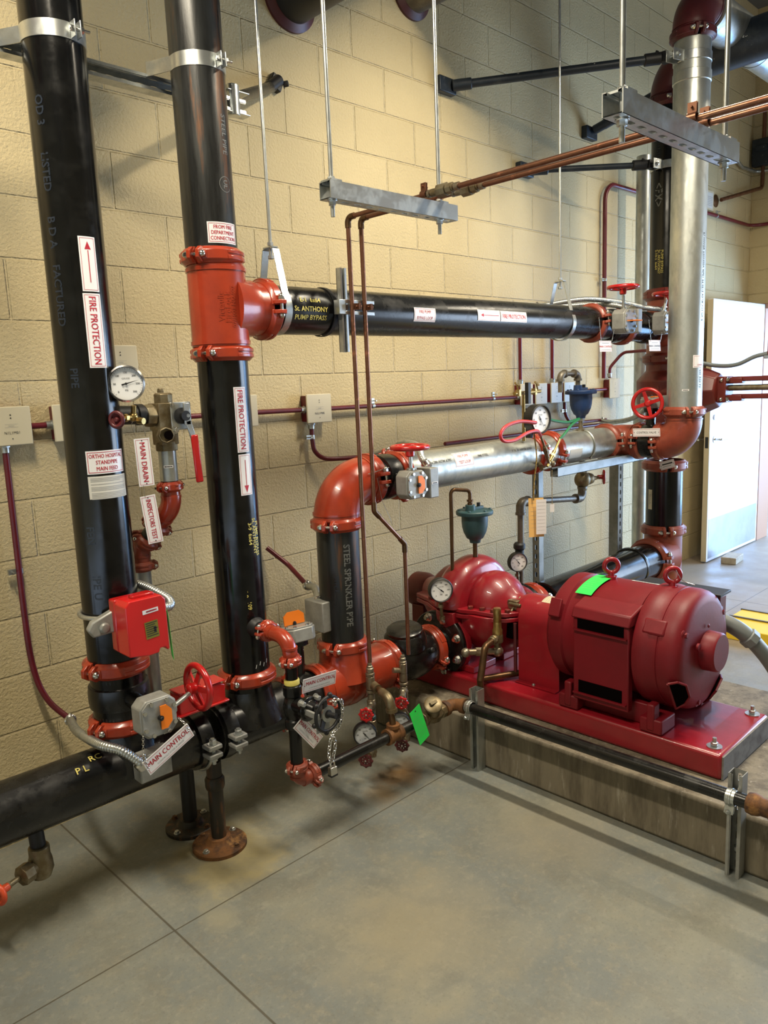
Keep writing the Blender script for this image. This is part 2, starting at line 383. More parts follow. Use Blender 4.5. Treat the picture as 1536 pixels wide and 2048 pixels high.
def sticker(name, parent, f, w_, h_, items, plate=WHT, lift=.0008, border=None, thick=0., hole=False, top=None, cat=None, group=None, label=None):
    mb = MB(); mats = [plate, TXR, TXK, TXG]
    if w_:
        nu = max(2, int(w_/.008)); nv = max(2, int(h_/.008)); vs = []; fs = []
        for i in range(nu+1):
            for j in range(nv+1): vs.append(f(-w_/2+w_*i/nu, -h_/2+h_*j/nv, lift))
        for i in range(nu):
            for j in range(nv): a = i*(nv+1)+j; fs.append((a, a+nv+1, a+nv+2, a+1))
        if thick:
            n = len(vs)
            for i in range(nu+1):
                for j in range(nv+1): vs.append(f(-w_/2+w_*i/nu, -h_/2+h_*j/nv, lift-thick))
            fs += [tuple(reversed([q+n for q in t])) for t in fs]
            rim = [i*(nv+1) for i in range(nu+1)]+[nu*(nv+1)+j for j in range(1, nv+1)]+[i*(nv+1)+nv for i in range(nu-1, -1, -1)]+[j for j in range(nv-1, 0, -1)]
            fs += [(rim[i], rim[(i+1) % len(rim)], rim[(i+1) % len(rim)]+n, rim[i]+n) for i in range(len(rim))]
        mb.add(vs, fs, 0)
    l2 = lift+.0006
    def rect(x0, y0, x1, y1, mi):
        n = max(1, int((x1-x0)/.01)); m_ = max(1, int((y1-y0)/.01)); vs = [f(x0+(x1-x0)*i/n, y0+(y1-y0)*j/m_, l2) for i in range(n+1) for j in range(m_+1)]
        mb.add(vs, [(i*(m_+1)+j, (i+1)*(m_+1)+j, (i+1)*(m_+1)+j+1, i*(m_+1)+j+1) for i in range(n) for j in range(m_)], mi)
    if border is not None:
        b, t = border[0], border[1]; mi = border[2] if len(border) > 2 else 1; x0, y0, x1, y1 = -w_/2+b, -h_/2+b, w_/2-b, h_/2-b
        rect(x0, y0, x1, y0+t, mi); rect(x0, y1-t, x1, y1, mi); rect(x0, y0, x0+t, y1, mi); rect(x1-t, y0, x1, y1, mi)
    for it in items:
        if it[0] == 't':
            _, s, x, y, size, mi = it[:6]; bold = it[6] if len(it) > 6 else .012; sx = it[7] if len(it) > 7 else 1
            vs, fs = textgeo(s, size, 0.)
            for ds in ((-1, 1) if bold > .004 else (0,)):
                mb.add([f(x+a*sx+ds*size*.017, y+b+ds*size*.006, l2+ds*.00005) for a, b in vs], fs, mi)
        elif it[0] == 'r': rect(*it[1:])
        elif it[0] == 'tri': mb.add([f(a, b, l2) for a, b in it[1]], [(0, 1, 2)], it[2])
        elif it[0] == 'o':
            _, x, y, rr, mi = it; mb.add([f(x+rr*math.cos(k*math.pi/4), y+rr*math.sin(k*math.pi/4), l2) for k in range(8)], [tuple(range(8))], mi)
    # keep winding as mapped
    org = FR.get(parent.name, V()) if parent else V()
    if parent is None and cat:
        return solo(mb, name, mats, label, cat, group)
    me = bpy.data.meshes.new(name); me.from_pydata([tuple(q-org) for q in mb.v], [], mb.f)
    for i, p in enumerate(me.polygons): p.material_index = mb.m[i]
    for q in mats: me.materials.append(q)
    o = bpy.data.objects.new(name, me); COL.objects.link(o); o.parent = parent; FR[o.name] = org
    if label: o['label'] = label
    return o
def stencil(name, parent, f, s, size, m, bold=.02, sx=1., label=None):
    vs, fs = textgeo(s, size, bold); mb = MB(); mb.add([f(a*sx, b, .0007) for a, b in vs], fs, 0)
    org = FR.get(parent.name, V()); me = bpy.data.meshes.new(name); me.from_pydata([tuple(q-org) for q in mb.v], [], mb.f); me.materials.append(m)
    o = bpy.data.objects.new(name, me); COL.objects.link(o); o.parent = parent; FR[o.name] = org
    if label: o['label'] = label
    return o
# ================================================================== SETTING
def struct(mb, name, mats, **k):
    o = build(mb, name, mats, None, **k); o['kind'] = 'structure'; return o
XR, YF, XL, ZC = 5.4, -7.5, -6.0, 4.6
struct(MB().box(((XL+XR)/2, .1, ZC/2), (XR-XL+.4, .2, ZC)), 'wall_back', WALLM)
DY0, DY1, DZ = -2.3, -.14, 2.14
mb = MB(); mb.box((XR+.1, (DY1+.2)/2, ZC/2), (.2, .2-DY1, ZC)); mb.box((XR+.1, (DY0-2.6)/2, ZC/2), (.2, DY0+2.6, ZC)); mb.box((XR+.1, (-5.6+YF)/2, ZC/2), (.2, -5.6-YF, ZC)); mb.box((XR+.1, -4.1, (ZC+2.6)/2), (.2, 3.0, ZC-2.6)); mb.box((XR+.1, (DY0+DY1)/2, (ZC+DZ)/2), (.2, DY1-DY0, ZC-DZ))
struct(mb, 'wall_right', WALLR)
struct(MB().box((XL-.1, YF/2, ZC/2), (.2, -YF+.4, ZC)), 'wall_left', WALLR)
struct(MB().box(((XL+XR)/2, YF-.1, ZC/2), (XR-XL+.4, .2, ZC)), 'wall_front', WALLM)
struct(MB().box(((XL+XR)/2, YF/2, ZC+.1), (XR-XL+.4, -YF+.4, .2)), 'ceiling', CEILM)
struct(MB().box((3.5, -3, -.1), (15, 12, .2)), 'floor', FLOORM)
mb = MB()
for y in (DY0+.02, DY1-.02): mb.box((XR+.07, y, DZ/2), (.26, .045, DZ))
mb.box((XR+.07, (DY0+DY1)/2, DZ-.02), (.26, DY1-DY0, .045))
struct(mb, 'trim_1', FRAMEM, bevel=.003)
# open door leaf
dl = thing('door_1', None, None, (4.75, -.165, 0)); dl['kind'] = 'structure'
build(MB().box((4.755, -.167, 1.07), (1.09, .045, 2.12)), 'door_leaf', [DOORM], dl, bevel=.002)
build(MB().box((4.2085, -.167, 1.07), (.003, .043, 2.11)), 'edge_band', DOORE, dl, label='tan painted lock edge')
build(MB().box((4.755, -.1905, .20), (1.04, .002, .33)), 'kick_plate', KICK, dl, label='brushed metal kick plate')
mb = MB(); mb.cyl((4.30, -.19, 1.02), (4.30, -.196, 1.02), .028, 24); mb.tube(bend((4.30, -.19, 1.02), (4.30, -.245, 1.02), (4.42, -.245, 1.02), .012), .009, 12)
mb.cyl((4.30, -.144, 1.02), (4.30, -.138, 1.02), .028, 24); mb.tube(bend((4.30, -.14, 1.02), (4.30, -.10, 1.02), (4.20, -.10, 1.02), .01), .008, 12)
build(mb, 'lever_handle', STL, dl)
build(MB().cyl((4.285, -.19, 1.20), (4.285, -.20, 1.20), .022, 24, ch=.003), 'deadbolt_rose', STL, dl)
build(MB().box((4.2065, -.167, 1.0), (.002, .025, .09)), 'latch_plate', BLKM, dl)
for z in (.25, 1.07, 1.9): build(MB().cyl((5.315, -.175, z-.05), (5.315, -.175, z+.05), .009, 12), 'hinge', STL, dl)
# ceiling strip lights (outside the frame, they light the room)
def strip(x, y, z, label, p):
    t = thing('strip_light', label, 'ceiling light', (x, y, z))
    build(MB().box((x, y, z+.05), (.14, 1.22, .05)), 'housing', CREAM, t, bevel=.01)
    for s in (-.04, .04): build(MB().cyl((x+s, y-.58, z+.01), (x+s, y+.58, z+.01), .013, 12), 'tube', TUBEM, t)
    for q in (-.3, .3): build(MB().cyl((x, y+q, z+.07), (x, y+q, ZC), .004, 8), 'hanger_rod', STL, t)
    l = bpy.data.lights.new('strip_lamp', 'AREA'); l.shape = 'RECTANGLE'; l.size = .12; l.size_y = 1.16; l.energy = p; l.color = WARM
    o = bpy.data.objects.new('strip_lamp', l); COL.objects.link(o); o.location = (x, y, z-.008)
strip(.85, -1.7, 3.45, 'white twin tube strip light hung in front of the pump', 112)
strip(3.1, -1.85, 3.5, 'white twin tube strip light hung near the far doorway', 50)
strip(-1.65, -1.35, 3.4, 'white twin tube strip light hung above the viewer, leftmost one', 84)
# concrete pump pad
mb = MB(); mb.box((.84, -1.2, .0985), (1.04, 1.86, .197)); PAD = solo(mb, 'housekeeping_pad', CONC, 'low stained concrete plinth under the red fire pump', 'concrete pad', bevel=.012)
solo(MB().box((4.39, -.33, .028), (.22, .12, .056), 0, M.Rotation(R(6), 3, 'Z')), 'door_stop_block', STONE, 'tan brick paver lying on the floor against the open door', 'brick', bevel=.006)
# ================================================================== PIPE KIT
RR = .084
def coupling(o, ax, pad, label, r=RR, m=ORG, wd=1., name='grooved_coupling', group=None):
    o = V(o); x, y, z = basis(ax, pad); k = max(.6, r/.084)*.9+.1; h = .026*wd*k
    t = thing(name, label, 'pipe coupling', o, group)
    pr = [(r-.002, -h), (r+.006*k, -h), (r+.010*k, -h*.8), (r+.018*k, -h*.55), (r+.018*k, h*.55), (r+.010*k, h*.8), (r+.006*k, h), (r-.002, h)]
    for s in (1, -1):
        mb = MB(); mb.ring(pr, o, z, 28, 0, 5, 175, x*s)
        for sx in (1, -1):
            po = [(sx*(r*.93), -h*.85), (sx*(r+.018*k), -h*.95), (sx*(r+.036*k), -h*.45), (sx*(r+.036*k), h*.45), (sx*(r+.018*k), h*.95), (sx*(r*.93), h*.85)]
            if sx < 0: po = po[::-1]
            mb.ext(po, o+y*s*.016*k, x, z, .013*k)
            # web from ear to ring
            mb.ext([(sx*(r*.95), -h*.5), (sx*(r+.016*k), -h*.5), (sx*(r+.016*k), h*.5), (sx*(r*.95), h*.5)][::(1 if sx > 0 else -1)], o+y*s*.028*k, x, z, .02*k)
        # raised maker pad on the outside
        mb.ring([(r+.017*k, -h*.62), (r+.0205*k, -h*.55), (r+.0205*k, -h*.12), (r+.017*k, -h*.08)], o, z, 10, 0, 60, 120, x*s)
        mb.ring([(r+.017*k, h*.08), (r+.0205*k, h*.12), (r+.0205*k, h*.55), (r+.017*k, h*.62)], o, z, 10, 0, 60, 120, x*s)
        build(mb, 'housing', m, t, bevel=.0018)
    for sx in (1, -1):
        c = o+x*sx*(r+.022*k); b = MB(); b.cyl(c-y*.036*k, c+y*.03*k, .0058*k, 10); b.ball(c+y*.026*k, .0115*k, 0, 14)
        b.lathe([(.011*k, 0), (.011*k, .009*k), (.008*k, .012*k)], c-y*.034*k, y, 6)
        b.ball(c-y*.036*k, .009*k, 0, 12)
        build(b, 'bolt', STL, t)
    return t
def pipe(p0, p1, r, m, name, label, grp=None, extra=None):
    t = thing(name, label, 'pipe', (V(p0)+V(p1))*.5 if abs(V(p0).z-V(p1).z) < .1 else (p0 if p0[2] < p1[2] else p1), grp)
    b = MB(); b.lathe([(r-.006, 0), (r, .002), (r, (V(p1)-V(p0)).length-.002), (r-.006, (V(p1)-V(p0)).length)], p0, V(p1)-V(p0), 48)
    if extra: extra(b)
    build(b, 'pipe_wall', m, t); return t
def elbow(c0, corner, c1, r, m, name, label, rad, txt=None):
    """grooved elbow: ends c0, c1 about a corner"""
    t = thing(name, label, 'pipe elbow', V(corner)); b = MB()
    p = bend(c0, corner, c1, rad, 16); n = len(p); b.tube(p, [r*(1.0 if i in (0, n-1) else 1.09) for i in range(n)], 40)
    for e, nx in ((V(c0), p[1]), (V(c1), p[-2])): b.ring([(r*.9, 0), (r*1.02, 0), (r*1.02, .012), (r*.96, .014), (r*.96, .022), (r*1.12, .026), (r*1.12, .034), (r*.9, .034)], e, nx-e, 36)
    build(b, 'body', m, t); return t
# names of the main axes (metres): the pipe run stands half a metre off the wall
Y0 = -.53; XA, XB, XC = -.995, -.532, -.075; YA, YB = -.50, -.526; ZH = .402; ZT = 1.195; ZB = 1.84
# ---- standpipe riser A
ra = pipe((XA, YA, .46), (XA, YA, 3.9), RR, BLK, 'standpipe_riser', 'leftmost glossy black vertical riser with STANDPIPE MAIN FEED sign')
rb = pipe((XB-.018, YB, 2.0), (XB-.03, YB, 4.2), RR, MILL, 'fire_department_riser', 'rust streaked vertical pipe above the orange tee, FROM FIRE DEPARTMENT sign')
rb2 = pipe((XB, YB, .47), (XB-.008, YB, 1.70), RR, BLK, 'drop_riser', 'black vertical pipe under the orange tee, down arrow sign')
rc = pipe((XC, Y0, .56), (XC, Y0, 1.06), RR, MILL, 'sprinkler_drop', 'short scuffed vertical pipe stencilled STEEL SPRINKLER PIPE')
bw = [('t', 'FIRE PROTECTION', 0, 0, .0265, 1, .018)]
sticker('flow_arrow_label', ra, vmap((XA, YA), RR, -89.5, 1.936, True), .150, .049, [('r', -.038, -.0012, .05, .0012, 1), ('tri', [(-.062, 0), (-.04, -.009), (-.04, .009)], 1)], border=(.004, .001))
sticker('pipe_label', ra, vmap((XA, YA), RR, -90, 1.752, True), .208, .051, [('t', 'FIRE PROTECTION', 0, 0, .029, 1, .007, .8)], border=(.004, .001))
sticker('riser_sign', ra, vmap((XA, YA), RR, -92, 1.376), .118, .068, [('t', 'ORTHO HOSPITAL', 0, .0185, .0165, 1, .008, .74), ('t', 'STANDPIPE', 0, 0, .0165, 1, .008, .8), ('t', 'MAIN FEED', 0, -.0185, .0165, 1, .008, .8)], border=(.004, .0016))
rows = []
for i in range(15):
    if i in (3, 5, 9): continue
    rows.append(('r', -.054, .028-.0044*i-.0012, .054-random.random()*.03*(i in (2, 4, 8, 14)), .028-.0044*i, 3))
sticker('instruction_paper', ra, vmap((XA, YA), RR, -91, 1.302), .122, .067, rows, plate=PAPER)
for z, s in ((2.34, 'OD 3'), (2.18, 'LISTED'), (2.02, 'B D A'), (1.85, 'FACTURED'), (1.0, 'IPE U')):
    stencil('mill_stencil', ra, vmap((XA, YA), RR, 208 if z > 1.5 else 224, z, True), s, .034, STNB)
for z, s in ((1.16, 'FEN'), (1.62, 'PIPE')): stencil('mill_stencil', ra, vmap((XA, YA), RR, 222, z, True), s, .032, STNB)
sticker('connection_label', rb, vmap((XB-.018, YB), RR, -93, 2.062), .105, .064, [('t', 'FROM FIRE', 0, .017, .0165, 1, .006, .85), ('t', 'DEPARTMENT', 0, 0, .0165, 1, .006, .8), ('t', 'CONNECTION', 0, -.017, .0165, 1, .006, .8)], border=(.004, .0012))
stencil('mill_stencil', rb, vmap((XB-.02, YB), RR, -72, 2.36, True), 'STEEL PIPE', .026, STN)
stencil('listing_mark', rb, vmap((XB-.02, YB), RR, -78, 2.21, True), 'UL', .022, STN)
mb = MB(); f = vmap((XB-.02, YB), RR, -78, 2.21, True)
vs = [f(.022*math.cos(a*math.pi/12)*k, .022*math.sin(a*math.pi/12)*k, .0008) for a in range(24) for k in (1, 1.09)]
mb.add(vs, [(2*a, 2*a+1, (2*a+3) % 48, (2*a+2) % 48) for a in range(24)]); build(mb, 'listing_ring', STN, rb)
sticker('pipe_label', rb2, vmap((XB-.006, YB), RR, -89, 1.471, True), .215, .046, [('t', 'FIRE PROTECTION', 0, 0, .029, 1, .007, .82)], border=(.004, .001))
sticker('flow_arrow_label', rb2, vmap((XB-.006, YB), RR, -88, 1.288, True), .138, .046, [('r', -.05, -.0012, .036, .0012, 1), ('tri', [(.06, 0), (.036, .009), (.036, -.009)], 1)], border=(.004, .001))
for th, z, s in ((-88, 1.085, '3-9  6x64'), (-76, 1.075, 'St. ANTHONY'), (-67, 1.065, 'PUMP BYPASS')): stencil('marker_writing', rb2, vmap((XB-.005, YB), RR, th, z, True), s, .02, YEL, .01)
stencil('marker_writing', rb2, vmap((XB, YB), RR, -112, .885, True), '1 7/8', .02, YEL, .01); stencil('marker_writing', rb2, vmap((XB, YB), RR, -105, .835, True), '109', .02, YEL, .01)
stencil('mill_stencil', rb2, vmap((XB, YB), RR, -160, .775, True), 'E824-35', .042, STN, .03)
for k in range(4): stencil('chalk_mark', rb2, vmap((XB, YB), RR, -100+k*11, .615+.008*(k % 2)), '/', .018, CHK)
stencil('mill_stencil', rc, vmap((XC, Y0), RR, -109, .81, True), 'STEEL SPRINKLER PIPE', .036, STN, .025, .93)
stencil('mill_stencil', rc, vmap((XC, Y0), RR, -140, .82, True), 'TYPE F', .022, STNB, .02)
# ---- tee on riser B
t = thing('grooved_tee', 'big orange tee between the two pieces of the second riser', 'pipe tee', (XB-.008, YB, 1.84))
c = V((XB-.008, YB, 1.84)); b = MB(); b.cyl(c+V((0, 0, -.128)), c+V((0, 0, .128)), .0945, 48)
for s in (-1, 1): b.ring([(.08, s*.11), (.098, s*.11), (.098, s*.122), (.09, s*.125), (.09, s*.165), (.08, s*.165)], c, (0, 0, 1), 48)
b.lathe([(.118, .02), (.106, .06), (.098, .085), (.0945, .105), (.0945, .118), (.088, .12), (.088, .165)], c, (1, 0, 0), 48)
build(b, 'body', ORG, t)
for dx, s, z in ((-118, 'Victaulic', .028), (-105, 'FireLock', .028), (-93, '07/1003 NO.002', .019)):
    vs, fs = textgeo(s, z, .01); f = vmap((c.x, c.y), .0945, dx, c.z-.005, True)
    mb = MB(); n = len(vs); pv = [f(-a, -q, .0016) for a, q in vs]; mb.add(pv, fs); build(mb, 'cast_lettering', ORG, t)
coupling((XB-.018, YB, 1.995), (0, 0, 1), (-.88, -.45, 0), 'orange coupling on top of the big tee, second riser')
coupling((XB-.006, YB, 1.690), (0, 0, 1), (-.88, -.45, 0), 'orange coupling under the big tee, second riser')
coupling((XB+.172, YB, 1.84), (1, 0, 0), (0, -.9, -.0), 'orange coupling joining big tee to black bypass pipe', m=ORG)
coupling((XB, YB, .565), (0, 0, 1), (-.92, -.38, 0), 'orange coupling low on the second riser just above the black saddle')
coupling((XA, YA, .735), (0, 0, 1), (-.95, -.3, 0), 'orange coupling on leftmost riser right under the red flow switch')
coupling((XA, YA, .545), (0, 0, 1), (-.95, -.3, 0), 'orange coupling on leftmost riser right above the thick bottom pipe')
# ---- bottom header
def saddle(b, x, y, z0):
    b.lathe([(.122, -.0), (.112, .03), (.094, .07), (.088, .095), (.084, .12)], (x, y, z0), (0, 0, 1), 40)
hd = thing('header_pipe', 'thick black horizontal pipe running low along the wall to frame left', 'pipe', (-1.6, Y0, ZH))
b = MB(); b.cyl((-3.2, -.5, ZH), (-.735, Y0, ZH), .0885, 48); saddle(b, XA, YA-.01, ZH+.0); build(b, 'pipe_wall', BLK2, hd)
for s, x, ph in (('P L', -1.17, 128), ('RC', -1.12, 112)): stencil('marker_writing', hd, hmap(Y0, ZH, .0895, x, ph), s, .03, YEL, .01)
hd2 = thing('header_pipe', 'short black horizontal pipe under the second riser, past the grey clamp', 'pipe', (-.5, Y0, ZH))
b = MB(); b.cyl((-.70, Y0, ZH), (-.335, Y0, ZH), .0885, 48); saddle(b, XB, YB, ZH); build(b, 'pipe_wall', BLK2, hd2)
# header coupling with heavy lugs
t = thing('header_clamp', 'heavy grey bolted clamp joining the two thick bottom pipes', 'pipe clamp', (-.715, Y0, ZH))
for s, xo in ((1, -.765), (-1, -.665)):
    b = MB(); b.ring([(.087, -.024), (.1, -.024), (.103, 0), (.1, .024), (.087, .024)], (xo, Y0, ZH), (1, 0, 0), 40); build(b, 'band', BLK2, t)
    b = MB(); b.box((xo, Y0-.115, ZH+.012), (.05, .05, .016)); b.box((xo, Y0-.115, ZH-.018), (.05, .05, .016)); build(b, 'lug', CAST, t, bevel=.004)
    b = MB(); b.cyl((xo, Y0-.12, ZH-.05), (xo, Y0-.12, ZH+.04), .007, 10); hexbolt(b, (xo, Y0-.12, ZH+.02), (0, 0, 1), .013, .014); hexbolt(b, (xo, Y0-.12, ZH-.026), (0, 0, -1), .013, .012); build(b, 'bolt', ZINC, t)
b = MB(); b.tube(arc((-.762, Y0, ZH), (0, -1, 0), (0, 0, -1), .106, -5, 85, 12), .006, 10); build(b, 'rod_loop', ZINC, t)
# floor stands
def stand(x, y, top, m, mf, label, rf):
    t = thing('pipe_stand', label, 'pipe stand', (x, y, 0)); b = MB(); b.cyl((x, y, .02), (x, y, top), .026, 24); b.lathe([(.031, 0), (.034, .01), (.034, .035), (.028, .045)], (x, y, top-.1), (0, 0, 1), 20); build(b, 'post', m, t)
    b = MB(); b.lathe([(rf, 0), (rf, .012), (rf-.004, .016), (.05, .018), (.042, .026), (.038, .036), (.026, .038)], (x, y, 0), (0, 0, 1), 40); ff_ = build(b, 'floor_flange', mf, t)
    for a in (20, 110, 200, 290):
        b = MB(); hexbolt(b, (x+.074*math.cos(R(a)), y+.074*math.sin(R(a)), .016), (0, 0, 1), .009, .009); build(b, 'anchor_bolt', ZINC if a in (20, 200) else RUST, ff_)
stand(-.72, -.565, ZH-.085, RUSTB, RUST, 'rust streaked pipe stand on a round rusty floor flange, nearer the viewer', .094)
stand(-.728, -.385, ZH-.06, BLKM, RUSTB, 'dark pipe stand standing behind the rusty floor stand', .09)
# valve D/E/etc kit ---------------------------------------------------
def handwheel(parent, o, ax, rad, m=HW, rim=.0105, spokes=5, xd=None, dish=.012, name='handwheel', hub=.018):
    x, y, z = basis(ax, xd); o = V(o); b = MB(); b.torus(o, z, rad-rim, rim, 48, 12)
    for i in range(spokes):
        a = 2*math.pi*i/spokes+.3; d = x*math.cos(a)+y*math.sin(a); s = d.cross(z)
        p0 = o-z*dish+d*hub*.6; p1 = o+d*(rad-rim); b.add([p0+s*.011, p0-s*.011, p1-s*.008, p1+s*.008, p0+s*.011+z*.007, p0-s*.011+z*.007, p1-s*.008+z*.007, p1+s*.008+z*.007], [(0, 1, 2, 3), (7, 6, 5, 4), (0, 4, 5, 1), (1, 5, 6, 2), (2, 6, 7, 3), (3, 7, 4, 0)])
    b.lathe([(hub*.7, -.03), (hub, -.026), (hub, .006), (hub*.6, .012)], o-z*dish*.6, z, 24)
    return build(b, name, m, parent, bevel=.001)
def butterfly(label, o, ax, g, wv, gc, gs=.052, gd=.05, wc=None, wr=.075, L=.11, swb=None, flag='half', neck=True, r=RR, fl_ang=0, spokes=5, grp=None):
    """o: body centre, ax: pipe axis, g: gearbox outward normal, wv: wheel axis, gc: gearbox centre, wc: wheel centre"""
    o = V(o); g = V(g).normalized(); wv = V(wv).normalized(); gc = V(gc); s = g.cross(wv)
    t = thing('butterfly_valve', label, 'valve', o, grp); z = V(ax).normalized()
    b = MB(); b.lathe([(r*.9, -L/2), (r, -L/2), (r, -L*.42), (r*.95, -L*.4), (r*.95, -L*.3), (r*1.09, -L*.26), (r*1.12, -L*.1), (r*1.12, L*.1), (r*1.09, L*.26), (r*.95, L*.3), (r*.95, L*.4), (r, L*.42), (r, L/2), (r*.9, L/2)], o, z, 44)
    if neck:
        b.cyl(o+g*r*.9, gc-g*gd*.4, .026, 20); b.cyl(gc-g*(gd*.5+.022), gc-g*(gd*.5), .042, 24)
    build(b, 'body', BLK2, t)
    k = gs; cut = .36*k*2*.5
    po = [(-k, -k+cut), (-k+cut, -k), (k-cut, -k), (k, -k+cut), (k, k-cut), (k-cut, k), (-k+cut, k), (-k, k-cut)]
    b = MB(); b.ext(po, gc, wv, s*-1 if False else g.cross(wv), gd); build(b, 'gearbox', CAST, t, bevel=.004)
    top = gc+g*gd/2
    b = MB(); b.ext([(p*.93, q*.93) for p, q in po], top+g*.003, wv, g.cross(wv), .006); cov = build(b, 'gearbox_cover', CAST, t, bevel=.0015)
    for p, q in ((-.8, -.45), (-.8, .45), (.8, -.45), (.8, .45), (-.42, -.82), (.42, -.82), (-.42, .82), (.42, .82)):
        b = MB(); c = top+wv*p*k+g.cross(wv)*q*k+g*.006; b.cyl(c, c+g*.006, .0062, 10); build(b, 'cover_screw', STL, cov)
    b = MB(); hp = top+g*.009
    if flag == 'half':
        e1 = M.Rotation(R(fl_ang), 3, g)@s; e2 = M.Rotation(R(fl_ang), 3, g)@wv
        b.ext([(0, -.62*k), (.34*k, -.62*k), (.62*k, -.3*k), (.62*k, .3*k), (.34*k, .62*k), (0, .62*k)], hp+g*.002, e1, e2, .004)
    else:
        e = M.Rotation(R(fl_ang), 3, g)@wv; b.ext([(-.7*k, 0), (.7*k, 0), (.7*k, .55*k), (.4*k, .8*k), (-.4*k, .8*k), (-.7*k, .55*k)], hp, e, g, .004)
    fl_ = build(b, 'position_flag', ORF, t, label='bright orange position flag')
    b = MB(); b.cyl(top+g*.004, top+g*.016, .008, 12); hexbolt(b, top+g*.014, g, .006, .005); build(b, 'indicator_bolt', BLKM, fl_)
    f = pmap(top+g*.0062-s*.5*k+wv*.35*k, s, wv)
    sticker('data_plate', cov, f, .9*k, .36*k*1.2, [('r', -.35*k, -.12*k+i*.07*k, .35*k-.1*k*(i % 2), -.09*k+i*.07*k, 2) for i in range(4)], plate=PAPER)
    if wc is not None:
        wc = V(wc); b = MB(); st = gc+wv*k*.9; b.cyl(st, wc, .0075, 14); b.cyl(st-wv*.004, st+wv*.014, .016, 16); build(b, 'stem', ZINC, t)
        handwheel(t, wc, wv, wr, spokes=spokes)
    if swb:
        c, d = swb; b = MB(); b.box(c, d); sb_ = build(b, 'switch_box', CAST, t, bevel=.004)
        fc = V(c)+g*(abs(g.dot(V(d)))/2+.0005); 
        sticker('maker_label', sb_, pmap(fc+(V((0, 0, 1)) if abs(g.z) < .5 else V((0, 1, 0)))*.0, V((1, 0, 0)), g.cross(V((1, 0, 0)))), .035, .009, [('r', -.013, -.002, .013, .002, 2)])
    return t
va = butterfly('butterfly valve low on leftmost riser, orange flag facing out, red wheel at its right', (XA, YA, .638), (0, 0, 1), (0, -1, 0), (1, 0, 0), (-1.0, -.735, .632), .058, .055, (-.838, -.715, .662), .079, .13, ((-.985, -.662, .447), (.105, .05, .085)), fl_ang=-90)
vb = butterfly('butterfly valve on the galvanised test pipe beside the orange elbow, flat red wheel on top', (.185, Y0, ZT), (1, 0, 0), (0, -1, 0), (0, 0, 1), (.155, -.715, 1.18), .055, .06, (.15, -.72, 1.325), .079, .13, ((.262, -.705, 1.175), (.05, .075, .12)), fl_ang=180)
vc = butterfly('butterfly valve lying low between second and third riser, upright orange flag', (-.30, Y0, ZH), (1, 0, 0), (0, .12, 1), (-1, .15, .0), (-.30, -.52, .655), .062, .05, (-.45, -.47, .715), .06, .11, ((-.155, -.50, .69), (.075, .11, .12)), flag='up')
vd = butterfly('butterfly valve on the bypass pipe left of the far black riser, upper red wheel', (2.03, Y0, ZB), (1, 0, 0), (0, -1, 0), (0, 0, 1), (1.84, -.70, 1.845), .062, .07, (1.83, -.70, 2.02), .085, .15, ((1.945, -.70, 1.85), (.045, .08, .125)), flag='up', fl_ang=90, neck=True)
ve = butterfly('butterfly valve half hidden behind the galvanised riser beside the far tee', (2.42, Y0, ZB), (1, 0, 0), (0, -1, 0), (0, 0, 1), (2.25, -.72, 1.845), .062, .07, (2.30, -.72, 2.01), .085, .15, None, flag='up', fl_ang=90)
vf = butterfly('butterfly valve with CONTROL VALVE sign, round red wheel facing the viewer', (2.09, -.735, ZT), (0, 1, 0), (0, 0, 1), (-1, -.25, 0), (2.10, -.735, 1.405), .055, .05, (2.0, -.76, 1.408), .088, .12, ((2.17, -.80, 1.41), (.06, .06, .07)), spokes=4)
# ---- third riser, test pipe
elbow((XC, Y0, 1.055), (XC, Y0, ZT), (XC+.165, Y0, ZT), RR, ORG, 'grooved_elbow', 'large glossy orange elbow turning the third riser into the test pipe', .135)
coupling((XC, Y0, 1.045), (0, 0, 1), (-.85, -.5, 0), 'orange coupling under the large orange elbow')
coupling((XC+.175, Y0, ZT), (1, 0, 0), (0, -.9, .1), 'orange coupling between large orange elbow and black valve body')
coupling((.255, Y0, ZT), (1, 0, 0), (0, -.6, -.8), 'orange coupling between black valve body and galvanised test pipe')
tp = pipe((.26, Y0, ZT), (1.225, Y0, ZT), RR, GALV, 'test_pipe', 'galvanised horizontal pipe with FIRE PUMP TEST LOOP label')
sticker('pipe_label', tp, hmap(Y0, ZT, RR, .612, 154), .125, .068, [('t', 'FIRE PUMP', 0, .014, .0185, 1, .004, .85), ('t', 'TEST LOOP', 0, -.014, .0185, 1, .004, .85)], border=(.004, .001))
for x, s in ((.44, 'ERW 6x.280 ASTM A795'), (.75, 'PMI STEEL'), (1.05, 'F TK 11 HWGR 63303')): stencil('ink_print', tp, hmap(Y0, ZT, RR, x, 152), s, .017, INK, .01)
sp = pipe((1.235, Y0, ZT), (1.375, Y0, ZT), RR, GALV, 'flow_meter_spool', 'short galvanised meter spool between two orange couplings')
for x, w_ in ((1.228, 'left'), (1.385, 'right')): coupling((x, Y0, ZT), (1, 0, 0), (0, -.95, .1 if w_ == 'left' else -.3), 'orange coupling at the %s end of the flow meter spool' % w_, m=ORG)
tp2 = pipe((1.38, Y0, ZT), (1.95, Y0, ZT), RR, GALV, 'test_pipe', 'galvanised horizontal pipe carrying the dark blue air vent')
sticker('torn_sticker', tp2, hmap(Y0, ZT, RR, 1.52, 196), .12, .05, [], plate=PAPER)
coupling((1.962, Y0, ZT), (1, 0, 0), (0, -.98, .1), 'orange coupling at the right end of the galvanised test pipe', m=ORGD)
